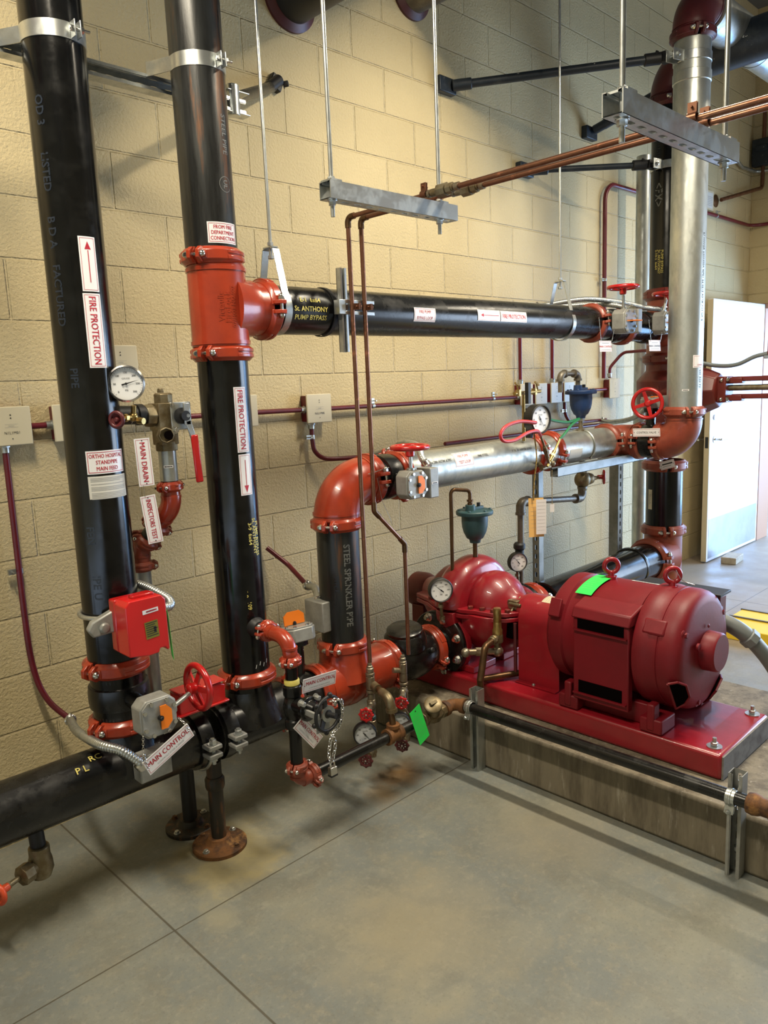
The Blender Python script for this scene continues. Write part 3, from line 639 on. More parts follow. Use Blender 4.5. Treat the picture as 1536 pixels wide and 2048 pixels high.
elbow((1.965, Y0, ZT), (2.09, Y0, ZT), (2.09, -.67, ZT), RR, ORGD, 'grooved_elbow', 'orange elbow turning the test pipe out toward the viewer', .11)
coupling((2.09, -.675, ZT), (0, 1, 0), (-.98, 0, .1), 'orange coupling left of the CONTROL VALVE sign', m=ORGD)
coupling((2.09, -.795, ZT), (0, 1, 0), (-.98, 0, -.1), 'orange coupling right of the CONTROL VALVE sign', m=ORGD)
elbow((2.09, -.80, ZT), (2.09, -.925, ZT), (2.09, -.925, ZT+.155), .087, ORGD, 'grooved_elbow', 'orange elbow at the foot of the galvanised riser', .115)
coupling((2.09, -.925, ZT+.165), (0, 0, 1), (-.75, -.66, 0), 'orange coupling at the foot of the galvanised riser', r=.089, m=ORGD)
RG = .0892
rg = pipe((2.09, -.925, ZT+.17), (2.09, -.925, 3.20), RG, GALV, 'galvanised_riser', 'tall galvanised riser standing in front of the far black riser')
stencil('ink_print', rg, vmap((2.09, -.925), RG, -96, 2.05, True), '67 HWGR 6303350A MP01 22 0515 ASTM A53 GR B', .02, INK, .01)
stencil('ink_print', rg, vmap((2.09, -.925), RG, -98, 1.56, True), '102DB 650 A53 PSI', .02, INK, .01)
sticker('pipe_label', rg, vmap((2.09, -.925), RG, -108, 1.622), .07, .065, [('t', 'CONTROL', .014, -.018, .01, 1, .01)], border=(.005, .001))
sticker('maker_tag', rg, vmap((2.09, -.925), RG, -152, 1.475), .035, .009, [('r', -.013, -.0015, .013, .0015, 2)])
elbow((2.09, -.925, 3.23), (2.09, -.925, 3.38), (2.24, -.925, 3.38), .09, MARD, 'grooved_elbow', 'dark maroon elbow on top of the galvanised riser', .12)
coupling((2.09, -.925, 3.225), (0, 0, 1), (-.75, -.66, 0), 'dark maroon coupling on top of the galvanised riser', r=.09, m=MARD)
pipe((2.24, -.925, 3.38), (4.9, -.925, 3.38), .105, GALV, 'overhead_pipe', 'galvanised overhead pipe in the top right corner', extra=lambda b: b.ring([(.1, -.002), (.108, -.002), (.108, .03), (.1, .03)], (2.9, -.925, 3.38), (1, 0, 0), 40))
# ---- bypass pipe
bp = pipe((XB+.18, Y0+.002, ZB), (1.80, Y0, ZB+.01), RR, BLK2, 'bypass_pipe', 'long black horizontal pipe with FIRE PUMP BYPASS LOOP label')
sticker('pipe_label', bp, hmap(Y0, ZB+.005, RR, .378, 184), .128, .055, [('t', 'FIRE PUMP', 0, .012, .018, 1, .004, .85), ('t', 'BYPASS LOOP', 0, -.012, .018, 1, .004, .85)], border=(.004, .001))
sticker('pipe_label', bp, hmap(Y0, ZB+.005, RR, .985, 176), .20, .047, [('t', 'FIRE PROTECTION', 0, 0, .026, 1, .006, .82)], border=(.003, .0008))
sticker('flow_arrow_label', bp, hmap(Y0, ZB+.005, RR, .80, 176), .16, .047, [('r', -.045, -.001, .07, .001, 1), ('tri', [(-.06, 0), (-.04, -.008), (-.04, .008)], 1)], border=(.003, .0008))
for ph, s in ((158, 'E-1  6x64'), (180, 'St. ANTHONY'), (200, 'PUMP BYPASS')): stencil('marker_writing', bp, hmap(Y0, ZB, RR, -.215, ph), s, .024, YEL, .012)
coupling((1.80, Y0, ZB+.01), (1, 0, 0), (0, -.98, .15), 'orange coupling at the right end of the long bypass pipe', m=ORGD)
pipe((1.83, Y0, ZB+.005), (1.96, Y0, ZB+.005), .082, BLK2, 'check_valve_spool', 'short black spool between bypass pipe end and upper red wheel valve')
coupling((2.13, Y0, ZB), (1, 0, 0), (0, -.98, -.1), 'dark orange coupling right of the upper far butterfly valve', m=ORGD)
pipe((2.15, Y0, ZB), (2.34, Y0, ZB), .082, BLK2, 'bypass_nipple', 'short black spool between the two far bypass valves')
# ---- far black suction riser
XS, YS, RS = 2.62, -.57, .1095
rs = pipe((XS, YS, 2.04), (XS, YS, 3.14), RS, BLK, 'suction_riser', 'black riser with FM mark behind the galvanised riser')
stencil('mill_stencil', rs, vmap((XS, YS), RS, 171, 2.60, True), '<FM>', .07, STN, .012, .8); stencil('mill_stencil', rs, vmap((XS, YS), RS, 168, 2.85, True), 'UL LISTED', .03, STNB, .02)
for th, z, s in ((166, 2.235, '2-10-2  6x64'), (176, 2.22, 'St. ANTHONY'), (186, 2.22, 'PUMP BYPASS')): stencil('marker_writing', rs, vmap((XS, YS), RS, th, z, True), s, .022, YEL, .0)
t = thing('grooved_tee', 'orange tee on the far black riser behind the galvanised riser', 'pipe tee', (XS, YS, ZB)); b = MB(); b.cyl((XS, YS, 1.67), (XS, YS, 2.02), .120, 44); b.lathe([(.15, .03), (.13, .09), (.115, .13), (.1, .16)], (XS, YS, ZB), (-1, 0, 0), 40); build(b, 'body', ORGD, t)
coupling((XS, YS, 2.035), (0, 0, 1), (-.85, -.5, 0), 'dark coupling on top of the far tee', r=RS+.006, m=MAR)
coupling((XS, YS, 1.655), (0, 0, 1), (-.7, -.7, 0), 'maroon coupling between the far tee and the gate valve', r=RS+.006, m=MAR)
# OS&Y gate valve
t = thing('gate_valve', 'big oxide red gate valve whose stem reaches right past the galvanised riser', 'valve', (XS, YS, 1.25))
b = MB(); b.lathe([(.12, -.2), (.12, -.13), (.17, -.07), (.175, .07), (.12, .13), (.12, .2)], (XS, YS, 1.455), (0, 0, 1), 12); build(b, 'body', MAR, t, bevel=.006)
b = MB(); b.lathe([(.165, .02), (.165, .12), (.13, .26), (.10, .33), (.07, .34)], (XS, YS, 1.455), (0, -1, 0), 8); build(b, 'bonnet', MAR, t, bevel=.006)
b = MB(); b.lathe([(.17, .14), (.17, .165)], (XS, YS, 1.455), (0, -1, 0), 8); build(b, 'bonnet_flange', MAR, t, bevel=.004)
b = MB(); b.box((XS, YS-.36, 1.46), (.12, .05, .15)); b.box((XS, YS-.42, 1.51), (.06, .09, .035)); b.box((XS, YS-.42, 1.41), (.06, .09, .035)); build(b, 'gland', MAR, t, bevel=.006)
for dx in (-.04, .04):
    for dz in (-.055, .055): b = MB(); hexbolt(b, (XS+dx-.0, YS-.387, 1.46+dz), (0, -1, 0), .012, .012); b.ball((XS+dx-.02, YS-.36, 1.46+dz), .012); build(b, 'gland_bolt', STL, t)
b = MB()
for s in (-.05, .05): b.box((XS, YS-.62, 1.468+s), (.03, .44, .028))
build(b, 'yoke', MAR, t, bevel=.006); build(MB().cyl((XS, YS-.34, 1.468), (XS, YS-1.1, 1.468), .017, 16), 'stem', BRZ, t)
handwheel(t, (XS, YS-.88, 1.468), (0, -1, 0), .15, m=HW, rim=.013)
stencil('cast_lettering', t, vmap((XS, YS), .172, 188, 1.475), '8', .05, MAR, .03)
b = MB(); b.tube(catmull([(XS-.06, YS-.16, 1.64), (XS, YS-.3, 1.60), (XS, YS-.42, 1.60), (XS, YS-.52, 1.64), (XS, YS-.6, 1.655)]), .012, 10)
solo(b, 'flexible_conduit', PVC, 'grey flexible conduit above the gate valve stem at the right frame edge', 'conduit')
t = thing('tamper_switch', 'small red tamper switch box above the gate valve stem at right frame edge', 'switch', (XS, YS-.64, 1.62)); b = MB(); b.box((XS, YS-.64, 1.69), (.06, .09, .085)); build(b, 'cover', RED, t, bevel=.006)
b = MB(); b.box((XS, YS-.64, 1.635), (.07, .12, .018)); b.box((XS, YS-.62, 1.565), (.02, .03, .13)); build(b, 'bracket', ZINC, t, bevel=.003); sticker('cover_label', t, pmap((XS-.031, YS-.64, 1.71), (0, -1, 0), (0, 0, 1)), .05, .014, [('r', -.02, -.002, .02, .002, 1)])
coupling((XS, YS, 1.245), (0, 0, 1), (-.7, -.7, 0), 'maroon coupling under the gate valve', r=RS+.006, m=MAR)
# lower butterfly on suction riser
vg = butterfly('butterfly valve on the far black riser below the gate valve', (XS, YS, 1.15), (0, 0, 1), (-.5, -1, 0), (0, 0, 1), (2.34, -.70, 1.22), .04, .045, (2.37, -.72, 1.35), .085, .15, None, r=RS, flag='up')
coupling((XS, YS, 1.0), (0, 0, 1), (-.8, -.6, 0), 'orange coupling right under the big foot elbow of the galvanised riser', r=RS+.002, m=ORGD)
rl = pipe((XS, YS, .60), (XS, YS, .99), RS, BLK, 'suction_drop', 'short glossy black vertical pipe behind the red motor')
sticker('maker_tag', rl, vmap((XS, YS), RS, 158, .79, True), .125, .032, [('t', 'Victaulic', 0, 0, .02, 3)], plate=CREAM)
coupling((XS, YS, .59), (0, 0, 1), (-.8, -.6, 0), 'orange coupling on top of the far floor fitting', r=RS+.002, m=ORGD)
t = thing('grooved_tee', 'orange floor tee at the foot of the far black riser', 'pipe tee', (XS, YS, .2)); b = MB(); b.cyl((XS, YS, .02), (XS, YS, .58), .115, 44); b.lathe([(.14, .03), (.122, .09), (.113, .13), (.11, .17)], (XS, YS, .42), (-1, 0, 0), 40); build(b, 'body', ORGD, t)
coupling((XS-.19, YS, .42), (1, 0, 0), (0, -1, .1), 'orange coupling where the floor tee meets the black suction pipe', r=RS+.002, m=ORGD)
pipe((1.30, Y0-.02, .405), (XS-.19, YS, .42), RS, BLK, 'suction_pipe', 'black horizontal suction pipe behind the motor', extra=lambda b: b.ring([(.1, -.015), (.118, -.015), (.122, 0), (.118, .015), (.1, .015)], (2.22, YS+.01, .417), (1, 0, 0), 40))
# top of the far riser: elbow and pipe toward the viewer
elbow((XS, YS, 3.13), (XS, YS, 3.30), (XS, YS-.20, 3.31), RS, MARD, 'grooved_elbow', 'dark maroon elbow on top of the far black riser', .15)
coupling((XS, YS, 3.12), (0, 0, 1), (-.8, -.6, 0), 'dark maroon coupling under the top elbow of the far black riser', r=RS, m=MARD)
op = pipe((XS, YS-.19, 3.31), (XS, -2.7, 3.34), RS, NAVY, 'overhead_pipe', 'dark overhead pipe passing behind the galvanised riser at upper right')
f = lambda u, v, l: V((XS-(RS+l)*math.cos(v/RS-.2), -1.05-u, 3.32+(RS+l)*math.sin(v/RS-.2)))
stencil('mill_stencil', op, lambda u, v, l: V((XS-(RS+l)*math.cos(v/RS+.1), -1.25-u, 3.32+(RS+l)*math.sin(v/RS+.1))), 'Z/E R O', .05, STN, .02)
for k, s in enumerate(('2 of 2 6x', 'ANTHONY', '64 BYPASS')): stencil('marker_writing', op, (lambda kk: lambda u, v, l: V((XS-(RS+l)*math.cos(v/RS-.15-kk*.25), -.98-u, 3.32+(RS+l)*math.sin(v/RS-.15-kk*.25))))(k), s, .028, CHK, .01)
# galvanised pipe on the wall behind the far riser
t = pipe((3.1, -.16, .0), (3.1, -.16, 3.0), .05, GALV, 'drain_riser', 'thin galvanised vertical pipe against the wall left of the far black riser')
# header right of the valve
coupling((-.37, Y0, ZH), (1, 0, 0), (0, -.3, .95), 'orange coupling left of the low flagged butterfly valve', m=ORG)
coupling((-.225, Y0, ZH+.005), (1, 0, 0), (0, -.85, -.5), 'orange coupling on the left end of the low orange tee', m=ORG)
t = thing('grooved_tee', 'low orange tee under the third riser with cast lettering', 'pipe tee', (XC, Y0, ZH)); b = MB(); b.cyl((XC-.13, Y0, ZH), (XC+.20, Y0, ZH), .098, 48); b.lathe([(.12, .02), (.108, .06), (.1, .09), (.098, .14)], (XC, Y0, ZH), (0, 0, 1), 48); b.ball((XC, Y0, ZH), .115, 0, 32, (1, .9, .9)); build(b, 'body', ORG, t)
for k, s in enumerate(('DUCTILE', '6x6 NO.25', '- - - -')):
    vs, fs = textgeo(s, .026, .02); f = hmap(Y0, ZH, .0985, XC+.045, 182+k*13); build(MB().add([f(a, q, .0018) for a, q in vs], fs), 'cast_lettering', ORG, t)
coupling((XC, Y0, .555), (0, 0, 1), (-.9, -.42, 0), 'orange coupling on top of the low orange tee', m=ORG)
coupling((.155, Y0, ZH), (1, 0, 0), (0, -.8, -.55), 'orange coupling between the low orange tee and the black check valve', m=ORG)
# check valve
t = thing('check_valve', 'black cast check valve with a round lid left of the red pump', 'valve', (.3, Y0, ZH-.1)); b = MB()
b.lathe([(.084, 0), (.086, .02), (.098, .05), (.108, .09), (.108, .14), (.102, .18), (.086, .22), (.084, .24)], (.18, Y0, ZH), (1, 0, 0), 44)
b.lathe([(.095, 0), (.09, .05), (.075, .07)], (.27, Y0-.01, ZH+.05), (-.15, -.1, 1), 32); build(b, 'body', BLK2, t, bevel=.003)
b = MB(); b.lathe([(.075, 0), (.078, .005), (.078, .018), (.07, .024), (.0, .026)], (.262, Y0-.015, ZH+.112), (-.15, -.1, 1), 32); build(b, 'lid', BLK2, t)
b = MB(); b.lathe([(.012, 0), (.012, .02), (.008, .024)], (.33, Y0-.095, ZH+.03), (0, -1, .4), 12); build(b, 'plug', BLKM, t)
sticker('maker_plate', t, pmap((.33, Y0-.02, ZH+.116), (1, 0, -.1), (0, 1, 0)), .06, .03, [], plate=PAPER)
coupling((.43, Y0, ZH-.003), (1, 0, 0), (0, -.8, -.55), 'orange coupling between black check valve and the bolted pump flange', m=ORG)
# ================================================================== HANGERS, CHANNELS, BRACES
def channel(b, p0, p1, opn, w_=.041, h_=.041, t=.0026, slots=True, pitch=.05):
    """slotted U channel from p0 to p1, open side facing opn; p is the centre of the web"""
    p0 = V(p0); p1 = V(p1); x = (p1-p0).normalized(); z = V(opn); z = (z-x*z.dot(x)).normalized(); y = z.cross(x); L = (p1-p0).length
    for s in (-1, 1):
        b.add([p0+y*s*w_/2, p0+y*s*w_/2+z*h_, p0+y*s*(w_/2-.009)+z*h_, p0+y*s*(w_/2-.009)+z*(h_-.007), p0+y*s*(w_/2-.009-t)+z*(h_-.007), p0+y*s*(w_/2-.009-t)+z*(h_-t), p0+y*s*(w_/2-t)+z*(h_-t), p0+y*s*(w_/2-t)] +
              [q+x*L for q in [p0+y*s*w_/2, p0+y*s*w_/2+z*h_, p0+y*s*(w_/2-.009)+z*h_, p0+y*s*(w_/2-.009)+z*(h_-.007), p0+y*s*(w_/2-.009-t)+z*(h_-.007), p0+y*s*(w_/2-.009-t)+z*(h_-t), p0+y*s*(w_/2-t)+z*(h_-t), p0+y*s*(w_/2-t)]],
              [(i, (i+1) % 8, 8+(i+1) % 8, 8+i) for i in range(8)]+[tuple(range(8)), tuple(range(15, 7, -1))])
    n = max(1, int(round(L/pitch))) if slots else 1; pl = L/n; hw = w_/2
    for k in range(n):
        c = p0+x*(pl*(k+.5))
        if not slots: b.box(c+z*t/2, (1, 1, 1), 0) if False else b.add([p0-y*hw, p1-y*hw, p1+y*hw, p0+y*hw, p0-y*hw+z*t, p1-y*hw+z*t, p1+y*hw+z*t, p0+y*hw+z*t], [(0, 1, 2, 3), (7, 6, 5, 4), (0, 4, 5, 1), (2, 6, 7, 3)]); continue
        N_ = 16; inner = []; outer = []
        for j in range(N_):
            a = 2*math.pi*j/N_; ca, sa = math.cos(a), math.sin(a)
            inner.append(((.0075 if ca > 0 else -.0075)*(abs(ca) > .01)+.007*ca, .007*sa))
            m_ = max(abs(ca)/(pl/2), abs(sa)/hw); outer.append((ca/m_, sa/m_))
        for q in (0, 1):
            zz = z*t*q; vs = [c+x*a+y*bb+zz for a, bb in inner]+[c+x*a+y*bb+zz for a, bb in outer]
            b.add(vs, [(j, (j+1) % N_, N_+(j+1) % N_, N_+j) for j in range(N_)])
            # square off the four corners of each cell
            for sx in (-1, 1):
                for sy in (-1, 1):
                    cand = sorted(outer, key=lambda o_: (o_[0]-sx*pl/2)**2+(o_[1]-sy*hw)**2)[:2]
                    b.add([c+x*cand[0][0]+y*cand[0][1]+zz, c+x*cand[1][0]+y*cand[1][1]+zz, c+x*sx*pl/2+y*sy*hw+zz], [(0, 1, 2)])
        vs = [c+x*a+y*bb for a, bb in inner]+[c+x*a+y*bb+z*t for a, bb in inner]
        b.add(vs, [(j, (j+1) % N_, N_+(j+1) % N_, N_+j) for j in range(N_)])
    return b
def hanger(x, label, top=4.25, ztop=2.055, r=RR, zc=ZB):
    t = thing('clevis_hanger', label, 'pipe hanger', (x, Y0, zc))
    b = MB(); b.cyl((x, Y0, ztop-.04), (x, Y0, top), .0058, 10); build(b, 'hanger_rod', ZINC, t)
    for zz, dd in ((ztop, 1), (ztop-.03, -1)): b = MB(); hexbolt(b, (x, Y0, zz), (0, 0, dd), .011, .012, washer=False); build(b, 'nut', ZINC, t)
    b = MB(); pts = [V((x, Y0-.018, ztop-.006)), V((x, Y0-.03, ztop-.012))]+arc((x, Y0, zc), (0, -1, 0), (0, 0, 1), r+.003, 40, -220, 40)+[V((x, Y0+.03, ztop-.012)), V((x, Y0+.018, ztop-.006))]
    xs = V((1, 0, 0)); vs = []; n = len(pts)
    for i, p in enumerate(pts):
        tg = (pts[min(i+1, n-1)]-pts[max(i-1, 0)]).normalized(); nn = xs.cross(tg).normalized()
        vs += [p+xs*.014, p-xs*.014, p-xs*.014+nn*.003, p+xs*.014+nn*.003]
    b.add(vs, [(i*4+j, i*4+(j+1) % 4, (i+1)*4+(j+1) % 4, (i+1)*4+j) for i in range(n-1) for j in range(4)]+[(0, 1, 2, 3), (4*n-1, 4*n-2, 4*n-3, 4*n-4)])
    b.box((x, Y0, ztop-.005), (.028, .05, .004)); build(b, 'band', ZINC, t)
hanger(-.315, 'threaded rod and clevis hanger beside the big orange tee')
hanger(1.50, 'threaded rod and clevis hanger at the right end of the bypass pipe')
def trapeze(x0, x1, y, z, rods, label, m=ZINC):
    t = thing('strut_channel', label, 'strut channel', ((x0+x1)/2, y, z), None)
    build(channel(MB(), (x0, y, z), (x1, y, z), (0, 0, 1), .048, .048), 'channel', m, t)
    for x in rods:
        b = MB(); b.cyl((x, y, z-.045), (x, y, 4.28), .0062, 12); build(b, 'hanger_rod', ZINC, t)
        b = MB(); hexbolt(b, (x, y, z-.001), (0, 0, -1), .011, .012); build(b, 'nut', ZINC, t); b = MB(); b.box((x, y, z+.051), (.04, .046, .005)); hexbolt(b, (x, y, z+.052), (0, 0, 1), .011, .01); build(b, 'nut', ZINC, t)
trapeze(-.50, .05, -1.045, 2.088, (-.475, -.015), 'short galvanised channel on two rods carrying the tubes, nearer frame centre')
trapeze(-.475, .12, -1.915, 2.088, (-.435, .085), 'slotted galvanised channel on two rods at upper right, nearest the viewer')
# wall channel behind the two left risers
t = thing('strut_channel', 'long galvanised channel behind the tops of the two left risers', 'strut channel', (-.9, -.40, 2.53)); build(channel(MB(), (-1.75, -.375, 2.535), (-.30, -.375, 2.535), (0, -1, 0), .045, .045), 'channel', ZINC, t)
b = MB(); b.cyl((-.33, -.38, 2.565), (.13, -.02, 2.81), .021, 20); solo(b, 'brace_pipe', MILL, 'stubby dark brace pipe from wall channel to wall right of second riser', 'brace')
t = thing('brace_bracket', 'dark swivel bracket bolted to the wall at the end of the stubby brace', 'bracket', (.15, -.02, 2.82)); b = MB(); b.box((.15, -.015, 2.83), (.06, .03, .055), 0, M.Rotation(R(25), 3, 'Y')); b.cyl((.09, -.045, 2.79), (.16, -.03, 2.84), .023, 16); build(b, 'bracket', BLKM, t, bevel=.004); b = MB(); hexbolt(b, (.185, -.025, 2.83), (.6, -.7, .1), .013, .02); build(b, 'bolt', BLKM, t)
t = thing('strut_fitting', 'pale zinc channel end fitting behind the second riser', 'bracket', (-.34, -.38, 2.55)); b = MB(); b.box((-.33, -.40, 2.58), (.09, .05, .005)); b.box((-.33, -.40, 2.51), (.09, .05, .005)); b.cyl((-.345, -.41, 2.50), (-.345, -.41, 2.60), .022, 16); build(b, 'plate', ZINC, t, bevel=.002)
def strap(x, y, z, yb, label):
    t = thing('pipe_strap', label, 'pipe strap', (x, y, z)); b = MB()
    pts = [V((x-.12, yb, z-.02))]+arc((x, y, z), (-1, 0, 0), (0, -1, 0), RR+.0025, -12, 192, 30)+[V((x+.12, yb, z-.02))]; vs = []; n = len(pts); zz = V((0, 0, 1))
    pts[0].z = pts[-1].z = z
    for i, p in enumerate(pts):
        tg = (pts[min(i+1, n-1)]-pts[max(i-1, 0)]).normalized(); nn = zz.cross(tg).normalized(); vs += [p+zz*.021, p-zz*.021, p-zz*.021+nn*.003, p+zz*.021+nn*.003]
    b.add(vs, [(i*4+j, i*4+(j+1) % 4, (i+1)*4+(j+1) % 4, (i+1)*4+j) for i in range(n-1) for j in range(4)]+[(0, 1, 2, 3), (4*n-1, 4*n-2, 4*n-3, 4*n-4)]); build(b, 'band', ZINC, t)
    b = MB(); c = V((x+.022, y-RR-.004, z)); 
    for s in (-.008, .008): b.box(c+V((s, -.013, 0)), (.0035, .028, .042))
    build(b, 'ear', ZINC, t, bevel=.001); b = MB(); b.cyl(c+V((-.02, -.016, 0)), c+V((.036, -.016, 0)), .0045, 10); hexbolt(b, c+V((.010, -.016, 0)), (1, 0, 0), .009, .008, washer=False); hexbolt(b, c+V((-.010, -.016, 0)), (-1, 0, 0), .009, .007, washer=False); build(b, 'bolt', STL, t)
strap(XA, YA, 2.545, -.42, 'zinc strap clamping the leftmost riser to the wall channel')
strap(XB-.02, YB, 2.57, -.42, 'zinc strap clamping the rust streaked riser to the wall channel')
def brace(p0, p1, label, m=NAVY, r=.021):
    t = thing('brace_pipe', label, 'brace', p0); p0 = V(p0); p1 = V(p1); d = (p1-p0).normalized()
    build(MB().cyl(p0+d*.12, p1-d*.05, r, 18), 'pipe', m, t)
    b = MB(); b.box(p0+V((0, -.02, 0)), (.13, .04, .075)); b.cyl(p0+d*.05, p0+d*.15, .028, 16); build(b, 'wall_bracket', m, t, bevel=.005)
    b = MB(); b.cyl(p1-d*.10, p1-d*.02, .029, 14); b.box(p1, (.05, .03, .05)); build(b, 'clamp_end', BLKM, t, bevel=.003)
    b = MB(); hexbolt(b, p1-d*.06+V((0, -.02, .02)), (0, -.5, 1), .009, .012); build(b, 'set_bolt', BLKM, t)
brace((1.24, 0, 3.06), (1.975, -.835, 3.125), 'long chipped dark brace from wall to the top of the galvanised riser')
brace((1.93, 0, 2.76), (2.46, -.52, 2.765), 'thin dark brace from wall to the far black riser clamp', r=.017)
brace((2.64, 0, 3.09), (2.72, -.62, 3.27), 'dark brace rising from the wall behind the slotted channel, upper right', r=.03)
def clampplate(o, r, d, z, label):
    t = thing('brace_clamp', label, 'pipe clamp', o); o = V(o); d = V(d).normalized(); s = V((0, 0, 1)).cross(d)
    b = MB(); b.ring([(r, -.022), (r+.004, -.022), (r+.004, .022), (r, .022)], o, (0, 0, 1), 36); 
    for q in (-.022, .022): b.box(o+d*(r+.035)+s*q, (.08, .005, .055), 0, M.Rotation(math.atan2(d.y, d.x), 3, 'Z'))
    build(b, 'band', ZINC, t, bevel=.002); b = MB(); b.cyl(o+d*(r+.045)-s*.04, o+d*(r+.045)+s*.04, .006, 10); hexbolt(b, o+d*(r+.045)-s*.025, -s, .012, .01); hexbolt(b, o+d*(r+.045)+s*.025, s, .012, .01); build(b, 'bolt', ZINC, t)
clampplate((2.09, -.925, 3.115), RG, (-.9, .25, 0), 0, 'zinc brace clamp near the top of the galvanised riser')
clampplate((XS, YS, 2.765), RS, (-1, .2, 0), 0, 'zinc brace clamp around the far black riser')
b = MB(); b.ring([(RG-.001, 0), (RG+.004, .004), (RG+.004, .05), (RG-.001, .054)], (2.09, -.925, 3.0), (0, 0, 1), 44); solo(b, 'pipe_band', GALV, 'thin galvanised band around the top of the galvanised riser', 'band')
# wall penetrations
def penet(x, z, r, m, label, L=1.6, dx=0., dz=.0, re=None):
    t = thing('wall_pipe', label, 'pipe', (x, -.05, z)); re = re or r*1.28
    build(MB().cyl((x, .0, z), (x+dx, -L, z+dz), r, 40), 'pipe_wall', m, t); b = MB(); b.lathe([(re, 0), (re, .012), (r+.004, .03), (r, .032)], (x, 0, z), (0, -1, 0), 40); build(b, 'escutcheon', MARD, t)
    return t
pn = penet(.26, 3.19, .105, BLKM, 'fat dark stencilled pipe sticking out of the wall high above the bypass')
stencil('mill_stencil', pn, lambda u, v, l: V((.26-(.105+l)*math.cos(v/.105+R(-52)), -.42-u, 3.19+(.105+l)*math.sin(v/.105+R(-52)))), '[60928-3000L-1/100', .03, STN, .02)
penet(1.02, 3.44, .10, PIPEG, 'grey pipe sticking out of the wall at the top edge, mid picture'); penet(.74, 3.43, .07, BLKM, 'dark pipe end just visible at the top edge left of the grey one')
b = MB(); b.tube(bend((-1.42, -.6, 2.86), (-1.42, -.6, 2.64), (-1.6, -.6, 2.60), .1), .085, 24); solo(b, 'grooved_elbow', MARD, 'dark maroon elbow cut by the top left frame corner', 'pipe elbow')
b = MB(); b.lathe([(.03, 0), (.055, .03), (.055, .2), (.03, .24)], (-.895, -.25, 2.60), (0, 0, 1), 24); solo(b, 'sprinkler_fitting', RUST, 'brown fitting half hidden behind the top of the leftmost riser', 'fitting')
# ================================================================== COPPER TUBES
def cjoint(b, p, d, r=.0105, L=.03): d = V(d).normalized(); b.cyl(V(p)-d*L/2, V(p)+d*L/2, r, 16)
def copper(x, xe, jog, label, ztop):
    t = thing('sensing_tube', label, 'copper tube', (x, -.66, .47)); r = .0082
    pts = [(xe, -3.4, ztop+.0), (x-.015, -.665, ztop)]
    if jog: pts += [(x-.005, -.66, 1.09), (x+.155, -.66, .935), (x+.155, -.66, .47)]
    else: pts += [(x, -.66, .50)]
    b = MB(); b.tube(path(pts, .022, 6), r, 14); build(b, 'tube', COP, t)
    b = MB(); q = V((x-.015, -.665, ztop)); b.tube(bend(q+V((0, -.035, 0)), q, q+V((0, 0, -.035)), .02, 8), r*1.35, 16); build(b, 'elbow', COPD, t)
    for zz in (ztop-.075, ztop-.1): pass
    if jog:
        for a, c, d in (((x-.005, -.66, 1.125), (x-.005, -.66, 1.09), (x+.02, -.66, 1.066)), ((x+.13, -.66, .96), (x+.155, -.66, .935), (x+.155, -.66, .90))):
            b = MB(); b.tube(bend(a, c, d, .02, 6), r*1.3, 14); build(b, 'elbow', COPD, t)
    # unions near the first trapeze
    yy = -1.165 if jog else -1.12; fx = x-.015+(xe-x)*(.45/2.7); b = MB()
    b.cyl((fx, yy+.045, ztop), (fx, yy-.045, ztop), .0125, 16); b.lathe([(.021, -.017), (.021, .017)], (fx, yy, ztop), (0, -1, 0), 8); b.lathe([(.017, .02), (.017, .04)], (fx, yy, ztop), (0, -1, 0), 8); build(b, 'union', BRZ, t)
    b = MB(); b.cyl((fx, yy-.05, ztop), (fx, yy-.065, ztop), .0125, 14); b.cyl((fx, yy+.05, ztop), (fx, yy+.06, ztop), .0125, 14); build(b, 'solder_ring', NIK, t)
    return t
copper(-.055, -.125, False, 'left copper sensing tube, straight all the way down', 2.155); copper(.008, -.05, True, 'right copper sensing tube, jogging sideways low down', 2.158)
def tubeclamp(x, y, z, ax, upv, label, m=COP, r=.0086, g='copper tube clamps'):
    o = V((x, y, z)); a = V(ax); u_ = V(upv); s = a.cross(u_); t = thing('tube_clamp', label, 'clamp', o, None)
    b = MB(); b.ring([(r, -.011), (r+.003, -.011), (r+.003, .011), (r, .011)], o, a, 20); b.box(o+u_*(r+.012), (1, 1, 1)) if False else None
    for q in (-.003, .003):
        c = o+u_*(r+.012)+s*q; b.add([c+a*i*.011+u_*j*.013+s*k*.0012 for i in (-1, 1) for j in (-1, 1) for k in (-1, 1)], [(0, 1, 3, 2), (4, 6, 7, 5), (0, 4, 5, 1), (2, 3, 7, 6), (0, 2, 6, 4), (1, 5, 7, 3)])
    build(b, 'band', m, t); b = MB(); c = o+u_*(r+.014); b.cyl(c-s*.012, c+s*.012, .003, 8); b.cyl(c+s*.006, c+s*.012, .006, 8); build(b, 'screw', m, t)
tubeclamp(-.085, -1.045, 2.157, (0, 1, 0), (0, 0, 1), 'copper clamp holding the left tube on the first channel'); tubeclamp(-.012, -1.045, 2.16, (0, 1, 0), (0, 0, 1), 'copper clamp holding the right tube on the first channel')
tubeclamp(-.103, -1.915, 2.157, (0, 1, 0), (0, 0, 1), 'copper clamp holding the left tube on the slotted channel'); tubeclamp(-.035, -1.915, 2.16, (0, 1, 0), (0, 0, 1), 'copper clamp holding the right tube on the slotted channel')
